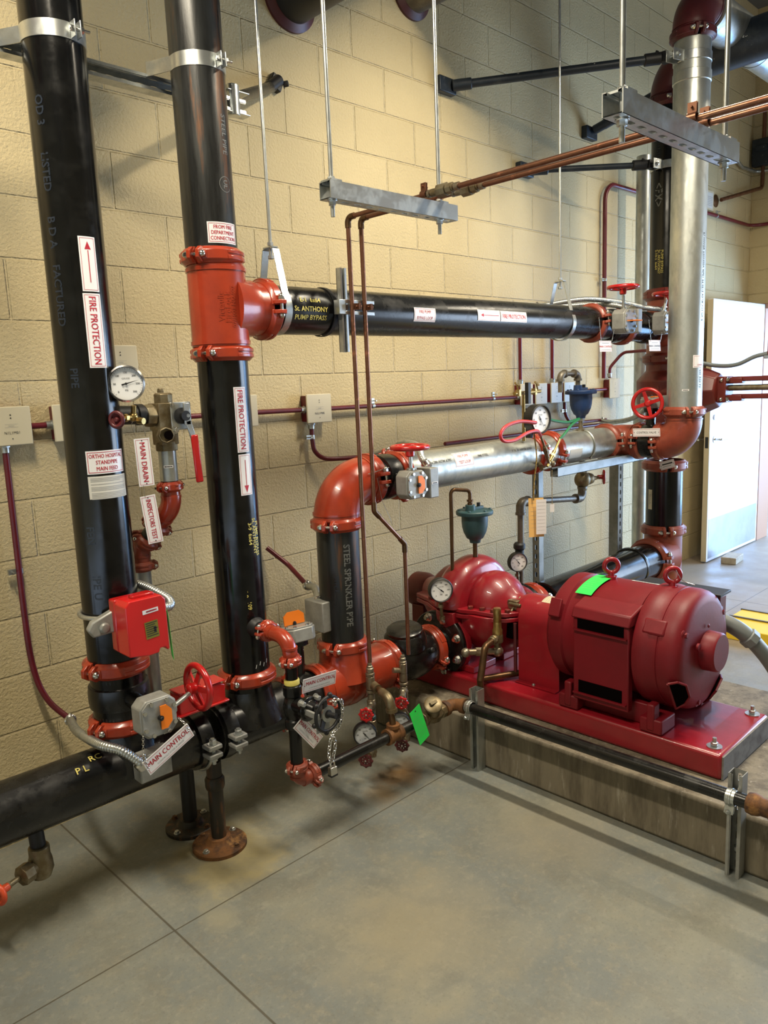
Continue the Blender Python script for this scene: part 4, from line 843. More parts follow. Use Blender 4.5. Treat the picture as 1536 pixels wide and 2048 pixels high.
# bracket clamping tubes to the bypass pipe
t = thing('strut_bracket', 'upright channel stub on the bypass pipe holding both copper tubes', 'bracket', (-.07, -.63, 1.72)); build(channel(MB(), (-.085, -.622, 1.69), (-.085, -.622, 1.985), (0, -1, 0), .03, .022, slots=False), 'channel', ZINC, t)
b = MB(); b.ring([(RR+.001, -.008), (RR+.005, -.008), (RR+.005, .008), (RR+.001, .008)], (-.10, Y0, ZB), (1, 0, 0), 40); build(b, 'strap', BLKM, t)
b = MB(); b.box((-.03, -.652, 1.868), (.17, .004, .012)); b.box((-.03, -.652, 1.828), (.17, .004, .012)); b.box((-.105, -.64, 1.848), (.03, .03, .05)); build(b, 'cross_bar', ZINC, t, bevel=.001)
tubeclamp(-.055, -.66, 1.848, (0, 0, 1), (0, -1, 0), 'copper clamp on the left tube in front of the bypass pipe', r=.0095); tubeclamp(.003, -.66, 1.848, (0, 0, 1), (0, -1, 0), 'copper clamp on the right tube in front of the bypass pipe', r=.0095)
# ================================================================== WALL BOXES AND CONDUIT
def jbox(x0, x1, z0, z1, label, tint=CREAM, code='N1L1M01', side=True):
    xc, zc = (x0+x1)/2, (z0+z1)/2; t = thing('monitor_module_box', label, 'junction box', (xc, 0, z0), 'wall monitor modules' if False else None)
    b = MB(); b.box((xc, -.024, zc), ((x1-x0)*.86, .048, (z1-z0)*.9)); build(b, 'back_box', CND, t, bevel=.003)
    b = MB(); b.ext([(-(x1-x0)/2, -(z1-z0)/2), ((x1-x0)/2, -(z1-z0)/2), ((x1-x0)/2, (z1-z0)/2), (-(x1-x0)/2, (z1-z0)/2)], (xc, -.051, zc), (1, 0, 0), (0, 0, 1), .008); cp_ = build(b, 'cover_plate', tint, t, bevel=.0035)
    s = (x1-x0)/.125
    sticker('cover_marks', cp_, pmap((xc, -.0552, zc), (1, 0, 0), (0, 0, 1)), 0, 0, [('o', 0, .037, .0024, 2), ('o', 0, .027, .0024, 2), ('t', code, 0, -.022, .012*s, 2, .004), ('r', -.02*s, -.004, .02*s, -.0034, 3), ('r', -.02*s, .006, .02*s, .0066, 3), ('o', 0, -.042, .002, 2), ('t', 'monitor', 0, .001, .006, 3, .0)])
    return t
jbox(-1.235, -1.10, 1.415, 1.545, 'cream module box cut by the left frame edge', code='N1L1M01') if False else None
jbox(-1.142, -1.008, 1.415, 1.545, 'cream wall module box left of the leftmost riser at the frame edge', code='N1L1M01'); jbox(-.935, -.80, 1.415, 1.545, 'cream wall module box mostly hidden behind the leftmost riser'); jbox(-.735, -.60, 1.622, 1.748, 'cream wall module box higher up behind the round gauge', code='N1L1M00')
jbox(-.21, -.076, 1.415, 1.548, 'cream wall module box peeking out right of the second riser'); jbox(.19, .335, 1.408, 1.538, 'cream wall module box right of the second riser, in full view', code='N1L1M05')
jbox(1.82, 1.945, 1.41, 1.538, 'first bluish wall module box above the flow meter, leftmost of its row', code='N1'); jbox(1.972, 2.098, 1.41, 1.538, 'second wall module box of the row above the flow meter', code='N1'); jbox(2.14, 2.265, 1.41, 1.538, 'third wall module box of the row above the flow meter', code='N1'); jbox(2.29, 2.41, 1.41, 1.538, 'wall module box partly behind the dark blue air vent', code='N1'); jbox(2.86, 3.0, 1.41, 1.545, 'rightmost wall module box just left of the thin galvanised riser', code='N1')
def conduit(pts, label, r=.0105, rad=.06, m=CND, straps=(), coup=()):
    t = thing('conduit', label, 'conduit', pts[0]); p = path(pts, rad, 8); build(MB().tube(p, r, 14), 'tube', m, t)
    for c, d in straps:
        b = MB(); d = V(d); b.ring([(r, -.009), (r+.0025, -.009), (r+.0025, .009), (r, .009)], c, d, 16); o = V(c); s = V((0, -1, 0)).cross(d).normalized()
        b.box(o+s*(r+.014), (.024 if abs(s.x) > .5 else .018, .012, .024 if abs(s.z) > .5 else .018)); b.cyl(o+s*(r+.014), o+s*(r+.014)+V((0, -.03, 0)), .003, 8); build(b, 'strap', ZINC, t)
    for c, d in coup:
        b = MB(); b.lathe([(r+.0035, -.013), (r+.0035, .013)], c, d, 14); b.lathe([(r+.007, .005), (r+.007, .012)], c, d, 8); build(b, 'connector', ZINC, t)
    return t
X_, Z_ = (1, 0, 0), (0, 0, 1)
conduit([(-1.01, -.03, 1.475), (-.93, -.03, 1.475)], 'maroon conduit stub between the two leftmost module boxes', coup=[((-.94, -.03, 1.475), X_)])
conduit([(-.80, -.03, 1.475), (-.21, -.03, 1.472)], 'maroon conduit between leftmost riser and second riser', coup=[((-.78, -.03, 1.475), X_)])
conduit([(-.08, -.03, 1.472), (.195, -.03, 1.47)], 'maroon conduit entering the fully visible cream box from the left', coup=[((.185, -.03, 1.47), X_)])
conduit([(.33, -.03, 1.468), (1.83, -.03, 1.462)], 'long maroon conduit running right above the test pipe', straps=[((.62, -.03, 1.467), X_), ((1.58, -.03, 1.463), X_)], coup=[((1.815, -.03, 1.462), X_)])
conduit([(-1.095, -.03, 1.42), (-1.099, -.035, .90)]+catmull([(-1.0995, -.037, .83), (-1.099, -.04, .72), (-1.094, -.045, .636), (-1.083, -.055, .565), (-1.06, -.08, .50), (-1.015, -.125, .437)], 5), 'maroon conduit dropping down the wall at the left edge', rad=.004, straps=[((-1.097, -.03, .985), Z_)], coup=[((-1.095, -.03, 1.405), Z_)])
conduit([(.23, -.03, 1.41), (.23, -.03, 1.34)]+catmull([(.231, -.031, 1.325), (.238, -.035, 1.28), (.275, -.05, 1.245), (.34, -.08, 1.237), (.50, -.12, 1.235)], 5), 'maroon conduit curling from the cream box down to the test pipe', rad=.004, straps=[((.23, -.03, 1.345), Z_)], coup=[((.23, -.03, 1.395), Z_)])
conduit([(1.85, -.03, 1.54), (1.85, -.03, 1.93), (1.80, -.08, 1.96)], 'thin maroon conduit rising from the first bluish box', coup=[((1.85, -.03, 1.55), Z_)], rad=.03); conduit([(2.19, -.03, 1.54), (2.19, -.03, 1.95)], 'thin maroon conduit rising from the third bluish box', coup=[((2.19, -.03, 1.55), Z_)])
conduit([(2.82, -.03, 1.55), (2.82, -.03, 2.82), (4.6, -.03, 2.82), (5.37, -.03, 2.82), (5.37, -.9, 2.82)], 'maroon conduit rising high then turning right along the wall', r=.014, rad=.12, straps=[((2.82, -.03, 2.2), Z_), ((4.6, -.03, 2.82), X_)])
conduit([(2.90, -.03, 1.55), (2.90, -.03, 1.62), (2.95, -.10, 1.72), (2.85, -.40, 1.72)], 'short curved maroon conduit from rightmost box to the far tee', rad=.06, coup=[((2.90, -.03, 1.57), Z_)])
conduit([(2.33, -.03, 1.41), (2.33, -.03, 1.27), (2.8, -.06, 1.27)], 'maroon conduit curving under the fourth bluish box', rad=.11, straps=[((2.33, -.03, 1.355), Z_)])
conduit([(1.15, -.03, 1.238), (2.9, -.03, 1.238)], 'thin maroon conduit low behind the flow meter'); conduit([(2.42, -.03, 1.475), (2.86, -.03, 1.475)], 'maroon conduit stub behind the blue air vent, between boxes')
conduit([(-.06, -.03, .88), (.0, -.10, .80), (-.02, -.25, .735)], 'maroon conduit end dropping to the flexible conduit behind third riser', rad=.04)
def flex(P, label, r=.0135, m=ZINC, ends=True):
    t = thing('flexible_conduit', label, 'flexible conduit', P[0]); p = resample(catmull(P, 14), .0022); rr = [r*(1+.10*math.sin(i*math.pi/2*1.05)) for i in range(len(p))]
    build(MB().tube(p, rr, 14), 'armour', m, t, ang=80)
    if ends:
        for a, c in ((p[0], p[8]), (p[-1], p[-9])):
            b = MB(); d = (c-a).normalized(); b.lathe([(r*1.15, -.006), (r*1.5, -.004), (r*1.5, .016), (r*1.15, .02)], a, d, 16); b.cyl(a+d*.006+V((0, 0, r*1.3)), a+d*.006+V((0, 0, r*1.9)), .005, 8); build(b, 'connector', STL, t)
flex([(-1.205, -.70, .70), (-1.16, -.73, .60), (-1.12, -.725, .575), (-1.07, -.71, .555), (-1.035, -.69, .50), (-1.01, -.68, .47)], 'silver flexible conduit looping to the lowest left switch box') if False else None
flex([(-1.018, -.125, .441), (-1.071, -.3, .479), (-1.106, -.45, .516), (-1.115, -.60, .535), (-1.082, -.665, .526), (-1.045, -.69, .487), (-1.03, -.69, .465)], 'silver flexible conduit sweeping past the lowest coupling of leftmost riser')
flex([(-.98, -.40, 1.0), (-.93, -.42, .985), (-.889, -.50, .965), (-.872, -.56, .95), (-.857, -.61, .93), (-.875, -.645, .918), (-.925, -.66, .928)], 'silver flexible conduit looping from behind leftmost riser to the red box')
flex([(-.02, -.25, .735), (-.06, -.35, .75), (-.12, -.44, .74), (-.16, -.49, .735)], 'silver flexible conduit entering the low grey switch box behind third riser')
flex([(.50, -.12, 1.235), (.52, -.25, 1.27), (.42, -.42, 1.31), (.36, -.56, 1.31), (.30, -.64, 1.27), (.29, -.68, 1.235)], 'silver flexible conduit over the coupling behind the flat red wheel')
flex([(1.72, -.25, 1.95), (1.85, -.35, 1.96), (2.0, -.50, 1.96), (2.02, -.62, 1.93), (1.97, -.68, 1.915)], 'upper silver flexible conduit arching to the far left valve box')
flex([(1.62, -.30, 1.95), (1.85, -.45, 1.985), (2.05, -.55, 1.97), (2.22, -.62, 1.94), (2.32, -.70, 1.925)], 'lower silver flexible conduit arching to the far right valve box')
flex([(2.75, -.06, 1.265), (2.55, -.25, 1.27), (2.35, -.5, 1.31), (2.2, -.68, 1.40)], 'silver flexible conduit running up to the CONTROL VALVE gearbox')
# right wall bits
b = MB(); b.tube(path([(XR-.03, -.10, 3.75), (XR-.03, -.10, 3.13), (4.66, -.04, 2.95)], .04), .016, 14); solo(b, 'copper_pipe', COP, 'copper pipe dropping in the far corner to a round wall plate', 'copper pipe')
b = MB(); b.lathe([(.05, 0), (.05, .006), (.02, .02)], (4.64, 0, 2.945), (0, -1, 0), 24); solo(b, 'escutcheon', COPD, 'round copper wall plate near the far corner', 'wall plate')
b = MB(); b.tube(path([(4.9, -.03, 3.33), (5.1, -.03, 3.27), (5.38, -.05, 3.27), (5.38, -.5, 3.27)], .08), .014, 12); solo(b, 'conduit', GALV, 'bare grey conduit high in the far corner', 'conduit')
b = MB(); b.box((XR-.04, -.10, 3.42), (.08, .16, .22)); b.box((XR-.085, -.10, 3.45), (.012, .10, .05)); solo(b, 'control_box', NAVY, 'dark control box high in the far right corner', 'control box', bevel=.006)
t = thing('wall_notice', 'small framed notice on the wall right of the galvanised riser', 'notice', (4.50, 0, 2.86)); build(MB().box((4.50, -.006, 2.93), (.15, .012, .15)), 'board', CREAM, t); sticker('print', t, pmap((4.50, -.0122, 2.93), (1, 0, 0), (0, 0, 1)), .12, .12, [('r', -.05, -.04+i*.013, .05, -.037+i*.013, 3) for i in range(6)], plate=PAPER)
b = MB(); b.box((XR+.01, -1.0, 2.28), (.14, .6, .03)); solo(b, 'door_closer_rail', PIPEG, 'dark rail above the doorway at the far right', 'rail', bevel=.003)
solo(MB().cyl((3.52, -.10, .0), (3.62, -.02, 1.15), .014, 12), 'leaning_rod', MILL, 'dark rod leaning against the wall behind the far riser', 'rod')
# ================================================================== PUMP SET
PX, SZ = .70, .56
t = thing('pump_base', 'long red steel base under the motor and pump, grey grouted end', 'base', (.69, -1.05, .197)); BX0, BX1, BY0, BY1 = .472, .908, -1.812, -.28
b = MB(); b.box(((BX0+BX1)/2, (BY0+BY1)/2, .243), (BX1-BX0, BY1-BY0, .092)); build(b, 'frame', RED, t, bevel=.014, segs=3)
build(MB().box(((BX0+BX1)/2, BY0-.001, .242), (BX1-BX0-.012, .006, .082)), 'grout_face', GROUT, t, label='bare grey grouted end')
for x, y in ((.525, -1.765), (.87, -1.765), (.525, -.36), (.87, -.36)):
    b = MB(); b.cyl((x, y, .288), (x, y, .2925), .026, 24); hexbolt(b, (x, y, .292), (0, 0, 1), .0125, .013, washer=False); b.cyl((x, y, .3), (x, y, .322), .007, 10); build(b, 'anchor_bolt', ZINC, t)
# --- motor
mo = thing('electric_motor', 'large matt red motor nearest the viewer on the red base', 'motor', (PX-.01, -1.38, .29)); MX, MZ, MR = .695, .562, .222
b = MB(); Ya = -1.10
b.lathe([(.06, -.012), (.15, -.008), (.19, .0), (.212, .022), (.214, .03), (.214, .075), (.205, .082), (.205, .12), (.213, .135), (.213, .37), (.205, .372), (.205, .378), (.224, .380), (.227, .388), (.227, .43), (.223, .437), (.223, .468), (.220, .470), (.220, .474), (.223, .476), (.223, .505), (.220, .524), (.212, .54), (.199, .550), (.18, .555), (.12, .559), (.06, .560), (0, .56)], (MX, Ya, MZ), (0, -1, 0), 64)
build(b, 'housing', REDD, mo, ang=30)
# boxy side frames with louvres (left and right)
for s in (-1, 1):
    xs = MX+s*.1
    b = MB(); b.ext([(-.115, -.20), (.115, -.20), (.115, .125), (-.115, .125)], (MX+s*.205, Ya-.255, MZ-.02), (0, -1, 0), (0, 0, 1), .035)
    b.ext([(0, .205), (.215, .145), (.232, .105), (.0, .10)] if s > 0 else [(0, .205), (-.215, .145), (-.232, .105), (0, .10)][::-1], (MX, Ya-.255, MZ), (1, 0, 0), (0, 0, 1), .24)
    build(b, 'side_panel', REDD, mo, bevel=.006)
    b = MB(); b.box((MX+s*.217, Ya-.255, MZ+.085), (.016, .19, .04)); build(b, 'slot_shade_patch', DRK, mo); b = MB(); b.box((MX+s*.217, Ya-.255, MZ-.165), (.016, .18, .05)); build(b, 'slot_shade_patch', DRK, mo)  # solid dark blocks, no recess: shade inside the slots is put in colour
    for dz in (.057, -.194): b = MB(); b.ext([(-.11, 0), (.11, 0), (.11, .006), (-.11, .006)], (MX+s*.224, Ya-.255, MZ+dz), (0, -1, 0), (0, 0, 1), .02); build(b, 'louvre_lip', REDD, mo)
    for k, yy in enumerate((-1.215, -1.555)):
        b = MB(); b.box((MX+s*.165, yy, .318), (.11, .085, .055)); b.box((MX+s*.20, yy, .35), (.045, .03, .10)); ft_ = build(b, 'foot', REDD, mo, bevel=.006)
        b = MB(); hexbolt(b, (MX+s*.185, yy, .346), (0, 0, 1), .011, .012); b.cyl((MX+s*.185, yy, .35), (MX+s*.185, yy, .372), .006, 10); build(b, 'foot_bolt', ZINC, ft_)
    build(MB().box((MX+s*.15, -1.385, .33), (.03, .30, .08)), 'skirt', REDD, mo, bevel=.004)
# end shield details
b = MB(); b.lathe([(.074, 0), (.072, .045), (.066, .052), (.0, .053)], (MX, Ya-.56, MZ+.005), (0, -1, 0), 44); build(b, 'bearing_cap', REDD, mo)
for a in (35, 148, 257, 335):
    b = MB(); x = MX+.205*math.cos(R(a)); z = MZ+.205*math.sin(R(a)); b.box((x+.013*math.cos(R(a)), Ya-.45, z+.013*math.sin(R(a))), (.06, .085, .02), 0, M.Rotation(R(-a+90), 3, 'Y')); build(b, 'lug', REDD, mo, bevel=.008)
    b = MB(); x = MX+.19*math.cos(R(a)); z = MZ+.19*math.sin(R(a)); b.cyl((x, Ya-.50, z), (x, Ya-.548, z), .02, 18, ch=.003); bb_ = build(b, 'bolt_boss', REDD, mo)
    b = MB(); hexbolt(b, (x, Ya-.547, z), (0, -1, 0), .010, .009, washer=False); build(b, 'shield_bolt', REDD, bb_)
for a0, a1 in ((196, 244), (255, 285), (296, 344)):
    b = MB(); b.ring([(.135, .548), (.205, .500), (.232, .455), (.15, .52)] if False else [(.150, .561), (.158, .563), (.205, .541), (.2265, .50), (.2275, .47), (.215, .47), (.195, .52), (.150, .55)], (MX, Ya, MZ), (0, -1, 0), 12, 0, a0, a1, (1, 0, 0)) if False else None
for a in (211, 303):
    x = math.cos(R(a)); z = math.sin(R(a)); b = MB(); tz = V((-z, 0, x)); rd = V((x, 0, z)); c = V((MX, Ya-.505, MZ))+rd*.208
    po = [(-.066, -.024), (.066, -.024), (.058, .010), (.03, .034), (-.03, .034), (-.058, .010)]; c = V((MX, Ya-.535, MZ))+rd*.210; nrm = (rd*.72+V((0, -.69, 0))).normalized(); yy = tz.cross(nrm)*-1; b.ext([(p_*.92, q_*.9) for p_, q_ in po], c+nrm*.006, tz, nrm.cross(tz), .006); build(b, 'vent_shade_patch', DRK, mo); b = MB(); n_ = len(po); e2 = nrm.cross(tz)  # dark patch on the end bell, painted as the shade of an opening
    for k_ in range(n_): p0 = c+tz*po[k_][0]+e2*po[k_][1]+nrm*.008; p1 = c+tz*po[(k_+1) % n_][0]+e2*po[(k_+1) % n_][1]+nrm*.008; b.cyl(p0, p1, .0045, 8)
    build(b, 'vent_rim', REDD, mo)
b = MB(); b.lathe([(.006, 0), (.014, .004), (.014, .012), (.0, .014)], (MX-.10, Ya-.563, MZ+.045), (0, -1, 0), 12); b.lathe([(.004, 0), (.008, .003), (0, .008)], (MX-.01, Ya-.565, MZ+.10), (0, -1, 0), 12); build(b, 'grease_plug', REDD, mo)
for y in (-1.275, -1.525):
    b = MB(); b.cyl((MX, y, MZ+.205), (MX, y, MZ+.225), .022, 20); b.cyl((MX, y, MZ+.22), (MX, y, MZ+.24), .013, 14); b.torus((MX, y, MZ+.265), (.75, .66, 0), .027, .0095, 32, 10); build(b, 'eyebolt', RED, mo)
sticker('warning_strip', mo, lambda u, v, l: V((MX+.03+v, -1.405-u, MZ+.2135+l-.5*(.03+v)**2/.213)), .11, .016, [('r', -.045, -.002, .045, .002, 3)], plate=PAPER)
b = MB(); b.box((MX+.185, -1.49, MZ+.06), (.07, .30, .22)); build(b, 'terminal_box', REDD, mo, bevel=.01); build(MB().box((MX+.17, -1.49, MZ+.178), (.10, .33, .010)), 'terminal_lid', BLKM, mo, bevel=.002)
b = MB(); b.ext([(-.207, .02), (-.185, .09), (-.195, .098), (-.222, .03)], (MX, -1.15, MZ+.06), (1, 0, 0), (0, 0, 1), .05); build(b, 'front_lug', REDD, mo, bevel=.004)
# green tag on the motor
def greentag(f, label, w_=.055, h_=.11, name='inspection_tag'):
    mb_items = [('o', 0, h_*.42, .0035, 2)]+[('r', -w_*.36, h_*.30-i*h_*.085, w_*(.36-.3*random.random()), h_*.30-i*h_*.085+.0009, 3) for i in range(8)]
    return sticker(name, None, f, w_, h_, mb_items, plate=GRN, thick=.0006, cat='tag', label=label)
greentag(lambda u, v, l: V((MX+(.2195+l)*math.sin(R(-18.5)+v/.2195), -1.242-u-v*.15, MZ+(.2195+l)*math.cos(R(-18.5)+v/.2195))), 'neon green inspection tag draped over the top of the red motor', .07, .150)
b = MB(); b.tube(catmull([(MX-.0, -1.21, MZ+.2235), (MX+.01, -1.235, MZ+.228), (MX, -1.262, MZ+.24)], 6), .0008, 6); b.tube(catmull([(MX, -1.535, MZ+.29), (MX+.005, -1.56, MZ+.25), (MX+.02, -1.60, MZ+.235)], 6), .0012, 6); solo(b, 'tie_wire', STL, 'thin wire loops tied to the motor eyebolts', 'wire')
# --- coupling guard
t = thing('coupling_guard', 'arched red sheet metal guard between motor and pump', 'guard', (PX-.01, -.99, .29)); b = MB(); gw = .105; gy0, gy1 = -.905, -1.105
pr = [(-gw-.0, -.262), (-gw, .0)]+[(gw*math.cos(R(a)), gw*math.sin(R(a))) for a in range(170, 5, -10)]+[(gw, 0), (gw, -.262)]
def sheet(b, pr, o, y0, y1, th, mi=0):
    n = len(pr); vs = []
    for y in (y0, y1):
        for p, q in pr: vs.append(V((o[0]+p, y, o[1]+q)))
        for p, q in pr: L = math.hypot(p, max(q, 0)) or 1; vs.append(V((o[0]+p*(1-th/gw), y, o[1]+q-(th*max(q, 0)/gw))))
    f = [(i, i+1, 2*n+i+1, 2*n+i) for i in range(n-1)]+[(n+i, 3*n+i, 3*n+i+1, n+i+1) for i in range(n-1)]+[(i, n+i, n+i+1, i+1) for i in range(n-1)]+[(2*n+i, 2*n+i+1, 3*n+i+1, 3*n+i) for i in range(n-1)]
    b.add(vs, f, mi)
sheet(b, pr, (PX-.01, .548), gy0, gy1, .004); b.box((PX-.01-gw-.012, (gy0+gy1)/2, .293), (.03, gy0-gy1, .004)); build(b, 'cover', RED, t, ang=50)
sticker('caution_label', t, lambda u, v, l: V((PX-.01+(gw+l)*math.sin(u/gw-.2), -1.015+v, .548+(gw+l)*math.cos(u/gw-.2))), .06, .06, [('r', -.024, -.02+i*.011, .024, -.0185+i*.011, 3) for i in range(5)], plate=CREAM)
b = MB(); hexbolt(b, (PX-.01-gw-.014, -.99, .295), (0, 0, 1), .006, .005); build(b, 'foot_screw', ZINC, t)
solo(MB().cyl((PX, -1.12, SZ), (PX, -.80, SZ), .024, 24).lathe([(.055, 0), (.055, .05), (.045, .055), (.045, .065), (.055, .07), (.055, .12)], (PX, -.94, SZ), (0, -1, 0), 28), 'shaft_coupling', STL, 'steel shaft coupling half seen inside the red guard', 'shaft')
# --- pump casing
pu = thing('fire_pump', 'glossy red split case pump with two domes behind the guard', 'pump', (PX, -.55, .29))
def halflathe(b, prof, y0, cx=PX, cz=SZ+.012, up=1, seg=40): b.lathe(prof, (cx, y0, cz), (0, -1, 0), seg, 0, 0 if up > 0 else 180, 180 if up > 0 else 360, (1, 0, 0))
# axis -y, xd=x: angle 0..180 goes x -> (z x x)... keep the upper half
def dome(b, prof, y0, cx, cz, sgn=1, sx=1.):
    n0 = len(b.v); k = len(prof); vs = []; seg = 40
    for i in range(seg+1):
        a = math.pi*i/seg
        for r, q in prof: vs.append(V((cx+r*math.cos(a)*sx, y0-q, cz+sgn*r*math.sin(a))))
    b.add(vs, [(i*k+j, (i+1)*k+j, (i+1)*k+j+1, i*k+j+1) for i in range(seg) for j in range(k-1)]+[tuple(range(k)), tuple(reversed([seg*k+q for q in range(k)]))])
b = MB(); cz = SZ+.012
dome(b, [(.0, -.01), (.15, .0), (.185, .012), (.203, .04), (.208, .075), (.203, .11), (.187, .135), (.165, .15), (.0, .16)], -.50, PX-.005, cz, 1, 1.08)
dome(b, [(.0, -.01), (.12, .0), (.142, .02), (.150, .05), (.148, .09), (.13, .13), (.10, .165), (.072, .185), (.062, .21), (.06, .26), (.0, .27)], -.64, PX-.005, cz, 1, 1.0)
dome(b, [(.0, -.01), (.06, .0), (.07, .05), (.11, .09), (.14, .13), (.14, .2), (.0, .21)], -.30, PX, cz, 1, 1.0)
b.box((PX-.175, -.575, cz+.075), (.05, .07, .12), 0, M.Rotation(R(30), 3, 'Y')); b.box((PX+.17, -.575, cz+.06), (.05, .06, .10), 0, M.Rotation(R(-30), 3, 'Y'))
build(b, 'upper_casing', RED, pu, ang=50, bevel=.004)
b = MB(); dome(b, [(.0, -.01), (.15, .0), (.19, .03), (.2, .08), (.19, .13), (.0, .15)], -.50, PX, SZ, -1, 1.15); dome(b, [(.0, -.01), (.17, .0), (.205, .03), (.21, .12), (.195, .17), (.15, .21), (.07, .225), (.06, .235), (0, .24)], -.62, PX, SZ, -1, .9); dome(b, [(.0, -.01), (.07, .0), (.14, .1), (.14, .2), (0, .21)], -.30, PX, SZ, -1)
b.cyl((PX-.19, Y0, .40), (PX+.42, Y0, .40), .105, 40, r1=.105); b.cyl((PX-.15, -.60, .29), (PX-.15, -.60, .45), .05, 8); b.cyl((PX+.15, -.60, .29), (PX+.15, -.60, .45), .05, 8)
b.box((PX-.10, -.55, .305), (.16, .32, .03)); b.box((PX+.12, -.55, .305), (.16, .32, .03)); build(b, 'lower_casing', RED, pu, ang=50, bevel=.003)
# split flange
b = MB(); out = [(.225, -.50), (.225, -.66), (.18, -.72), (.165, -.80), (.13, -.855), (.085, -.885), (-.085, -.885), (-.13, -.855), (-.165, -.80), (-.175, -.72), (-.20, -.66), (-.195, -.50), (-.15, -.42), (-.12, -.32), (.16, -.30), (.17, -.40)]
n = len(out); 
for z0, z1 in ((SZ-.022, SZ-.002), (SZ+.002, SZ+.022)): b.add([(PX+p, q, z0) for p, q in out]+[(PX+p, q, z1) for p, q in out], [tuple(range(n)), tuple(range(2*n-1, n-1, -1))]+[(i, (i+1) % n, n+(i+1) % n, n+i) for i in range(n)])
spf_ = build(b, 'split_flange', RED, pu, bevel=.004)
for p, q in ((-.178, -.515), (-.182, -.575), (-.183, -.635), (-.17, -.692), (-.156, -.745), (-.15, -.80), (-.115, -.85), (.215, -.52), (.215, -.60), (.21, -.65), (.165, -.70), (.155, -.77), (.12, -.85), (-.16, -.45), (.16, -.45)):
    b = MB(); b.lathe([(.0125, 0), (.0125, .013), (.009, .015)], (PX+p, q, SZ+.022), (0, 0, 1), 8); build(b, 'casing_bolt', MAR, spf_)
# flanges
for s, xx in ((-1, PX-.165), (1, PX+.42)):
    b = MB(); b.lathe([(.085, 0), (.150, 0), (.153, .004), (.153, .03), (.147, .036), (.10, .06)] if s < 0 else [(.10, -.05), (.135, -.036), (.142, -.03), (.142, -.004), (.14, 0), (.085, 0)], (xx-(.02 if s < 0 else 0), Y0, .40), (1, 0, 0), 56); build(b, 'pipe_flange', RED, pu)
# bearing housings, packing gland
b = MB(); b.lathe([(.04, 0), (.085, .01), (.09, .05), (.085, .09), (.06, .10), (0, .10)], (PX, -.865, SZ), (0, -1, 0), 32) if False else None
b.lathe([(.055, 0), (.082, .012), (.086, .03), (.082, .05), (.0, .055)], (PX, -.855, SZ), (0, -1, 0), 32); b.box((PX, -.87, SZ-.09), (.10, .06, .12)); build(b, 'bearing_housing', RED, pu, bevel=.004)
b = MB(); b.lathe([(.0, -.002), (.05, .0), (.085, .02), (.088, .08), (.075, .12), (.06, .14), (.06, .17)], (PX+.03, -.16, SZ-.01), (0, -1, 0), 32); b.box((PX+.01, -.25, SZ-.13), (.10, .08, .12)); build(b, 'rear_bearing_housing', MAR, pu, bevel=.004)
b = MB(); b.box((PX-.06, -.845, SZ+.045), (.03, .05, .04)); b.cyl((PX-.075, -.83, SZ+.05), (PX-.075, -.89, SZ+.05), .008, 10); b.cyl((PX-.09, -.85, SZ+.02), (PX-.02, -.85, SZ+.07), .006, 10); build(b, 'packing_gland', BRZ, pu, bevel=.003)
b = MB(); b.box((PX-.095, -.845, SZ-.062), (.012, .075, .07)); build(b, 'gland_shade_patch', DRK, pu); b = MB(); b.cyl((PX-.11, -.885, SZ-.02), (PX-.11, -.885, .31), .008, 10); build(b, 'drain_tube', MARD, pu)  # solid dark block by the gland; its black stands in for shade
# adapter flange (black, bolted) at the discharge
t = thing('flange_adapter', 'round black bolted flange on the left face of the pump', 'flange', (PX-.2, Y0, .25)); b = MB(); b.lathe([(.084, -.045), (.088, -.03), (.098, -.026), (.148, -.024), (.151, -.02), (.151, -.004), (.149, 0), (.085, 0)], (PX-.187, Y0, .40), (1, 0, 0), 56); build(b, 'disc', BLK2, t)
for k in range(8):
    a = R(22.5+45*k); b = MB(); c = V((PX-.213, Y0+.126*math.cos(a), .40+.126*math.sin(a))); hexbolt(b, c, (-1, 0, 0), .0155, .016); b.cyl(c, c-V((.026, 0, 0)), .009, 12); build(b, 'flange_bolt', STL, t)
t = thing('flange_adapter', 'dark flange on the far right face of the pump toward the suction pipe', 'flange', (PX+.45, Y0, .25)); b = MB(); b.lathe([(.085, 0), (.14, 0), (.142, .02), (.12, .03), (.09, .07)], (PX+.422, Y0, .40), (1, 0, 0), 48); build(b, 'disc', BLK2, t)
coupling((PX+.53, Y0, .40), (1, 0, 0), (0, -.9, .3), 'orange coupling behind the pump on the suction side', r=.1, m=ORG)
# ================================================================== AIR VENTS, GAUGES
def airvent(x, y, z, m, label, s=1.):
    t = thing('air_vent', label, 'air vent', (x, y, z)); b = MB(); b.lathe([(.024, .0), (.026, .012), (.030, .018), (.038, .022), (.052, .05), (.058, .075), (.060, .10), (.060, .128), (.082, .130), (.084, .134), (.084, .146), (.08, .15), (.04, .152), (.0, .154)], (x, y, z), (0, 0, 1), 40)
    b.v = [V((x+(q.x-x)*s, y+(q.y-y)*s, z+(q.z-z)*s)) for q in b.v]; b.lathe([(.024*s, 0), (.022*s, .03*s)], (x-.03*s, y, z+.148*s), (0, 0, 1), 20); b.box((x+.01*s, y, z+.158*s), (.09*s, .02*s, .012*s)); build(b, 'body', m, t, bevel=.001)
    for k in range(6):
        a = R(60*k+20); b = MB(); hexbolt(b, (x+.071*s*math.cos(a), y+.071*s*math.sin(a), z+.149*s), (0, 0, 1), .0065*s, .006*s, washer=False); build(b, 'cover_bolt', m, t)
    b = MB(); b.cyl((x+.03*s, y, z+.155*s), (x+.03*s, y, z+.18*s), .009*s, 10); build(b, 'vent_plug', BLKM, t)
airvent(.685, -.60, .842, TEAL, 'teal cast air vent standing on top of the red pump')
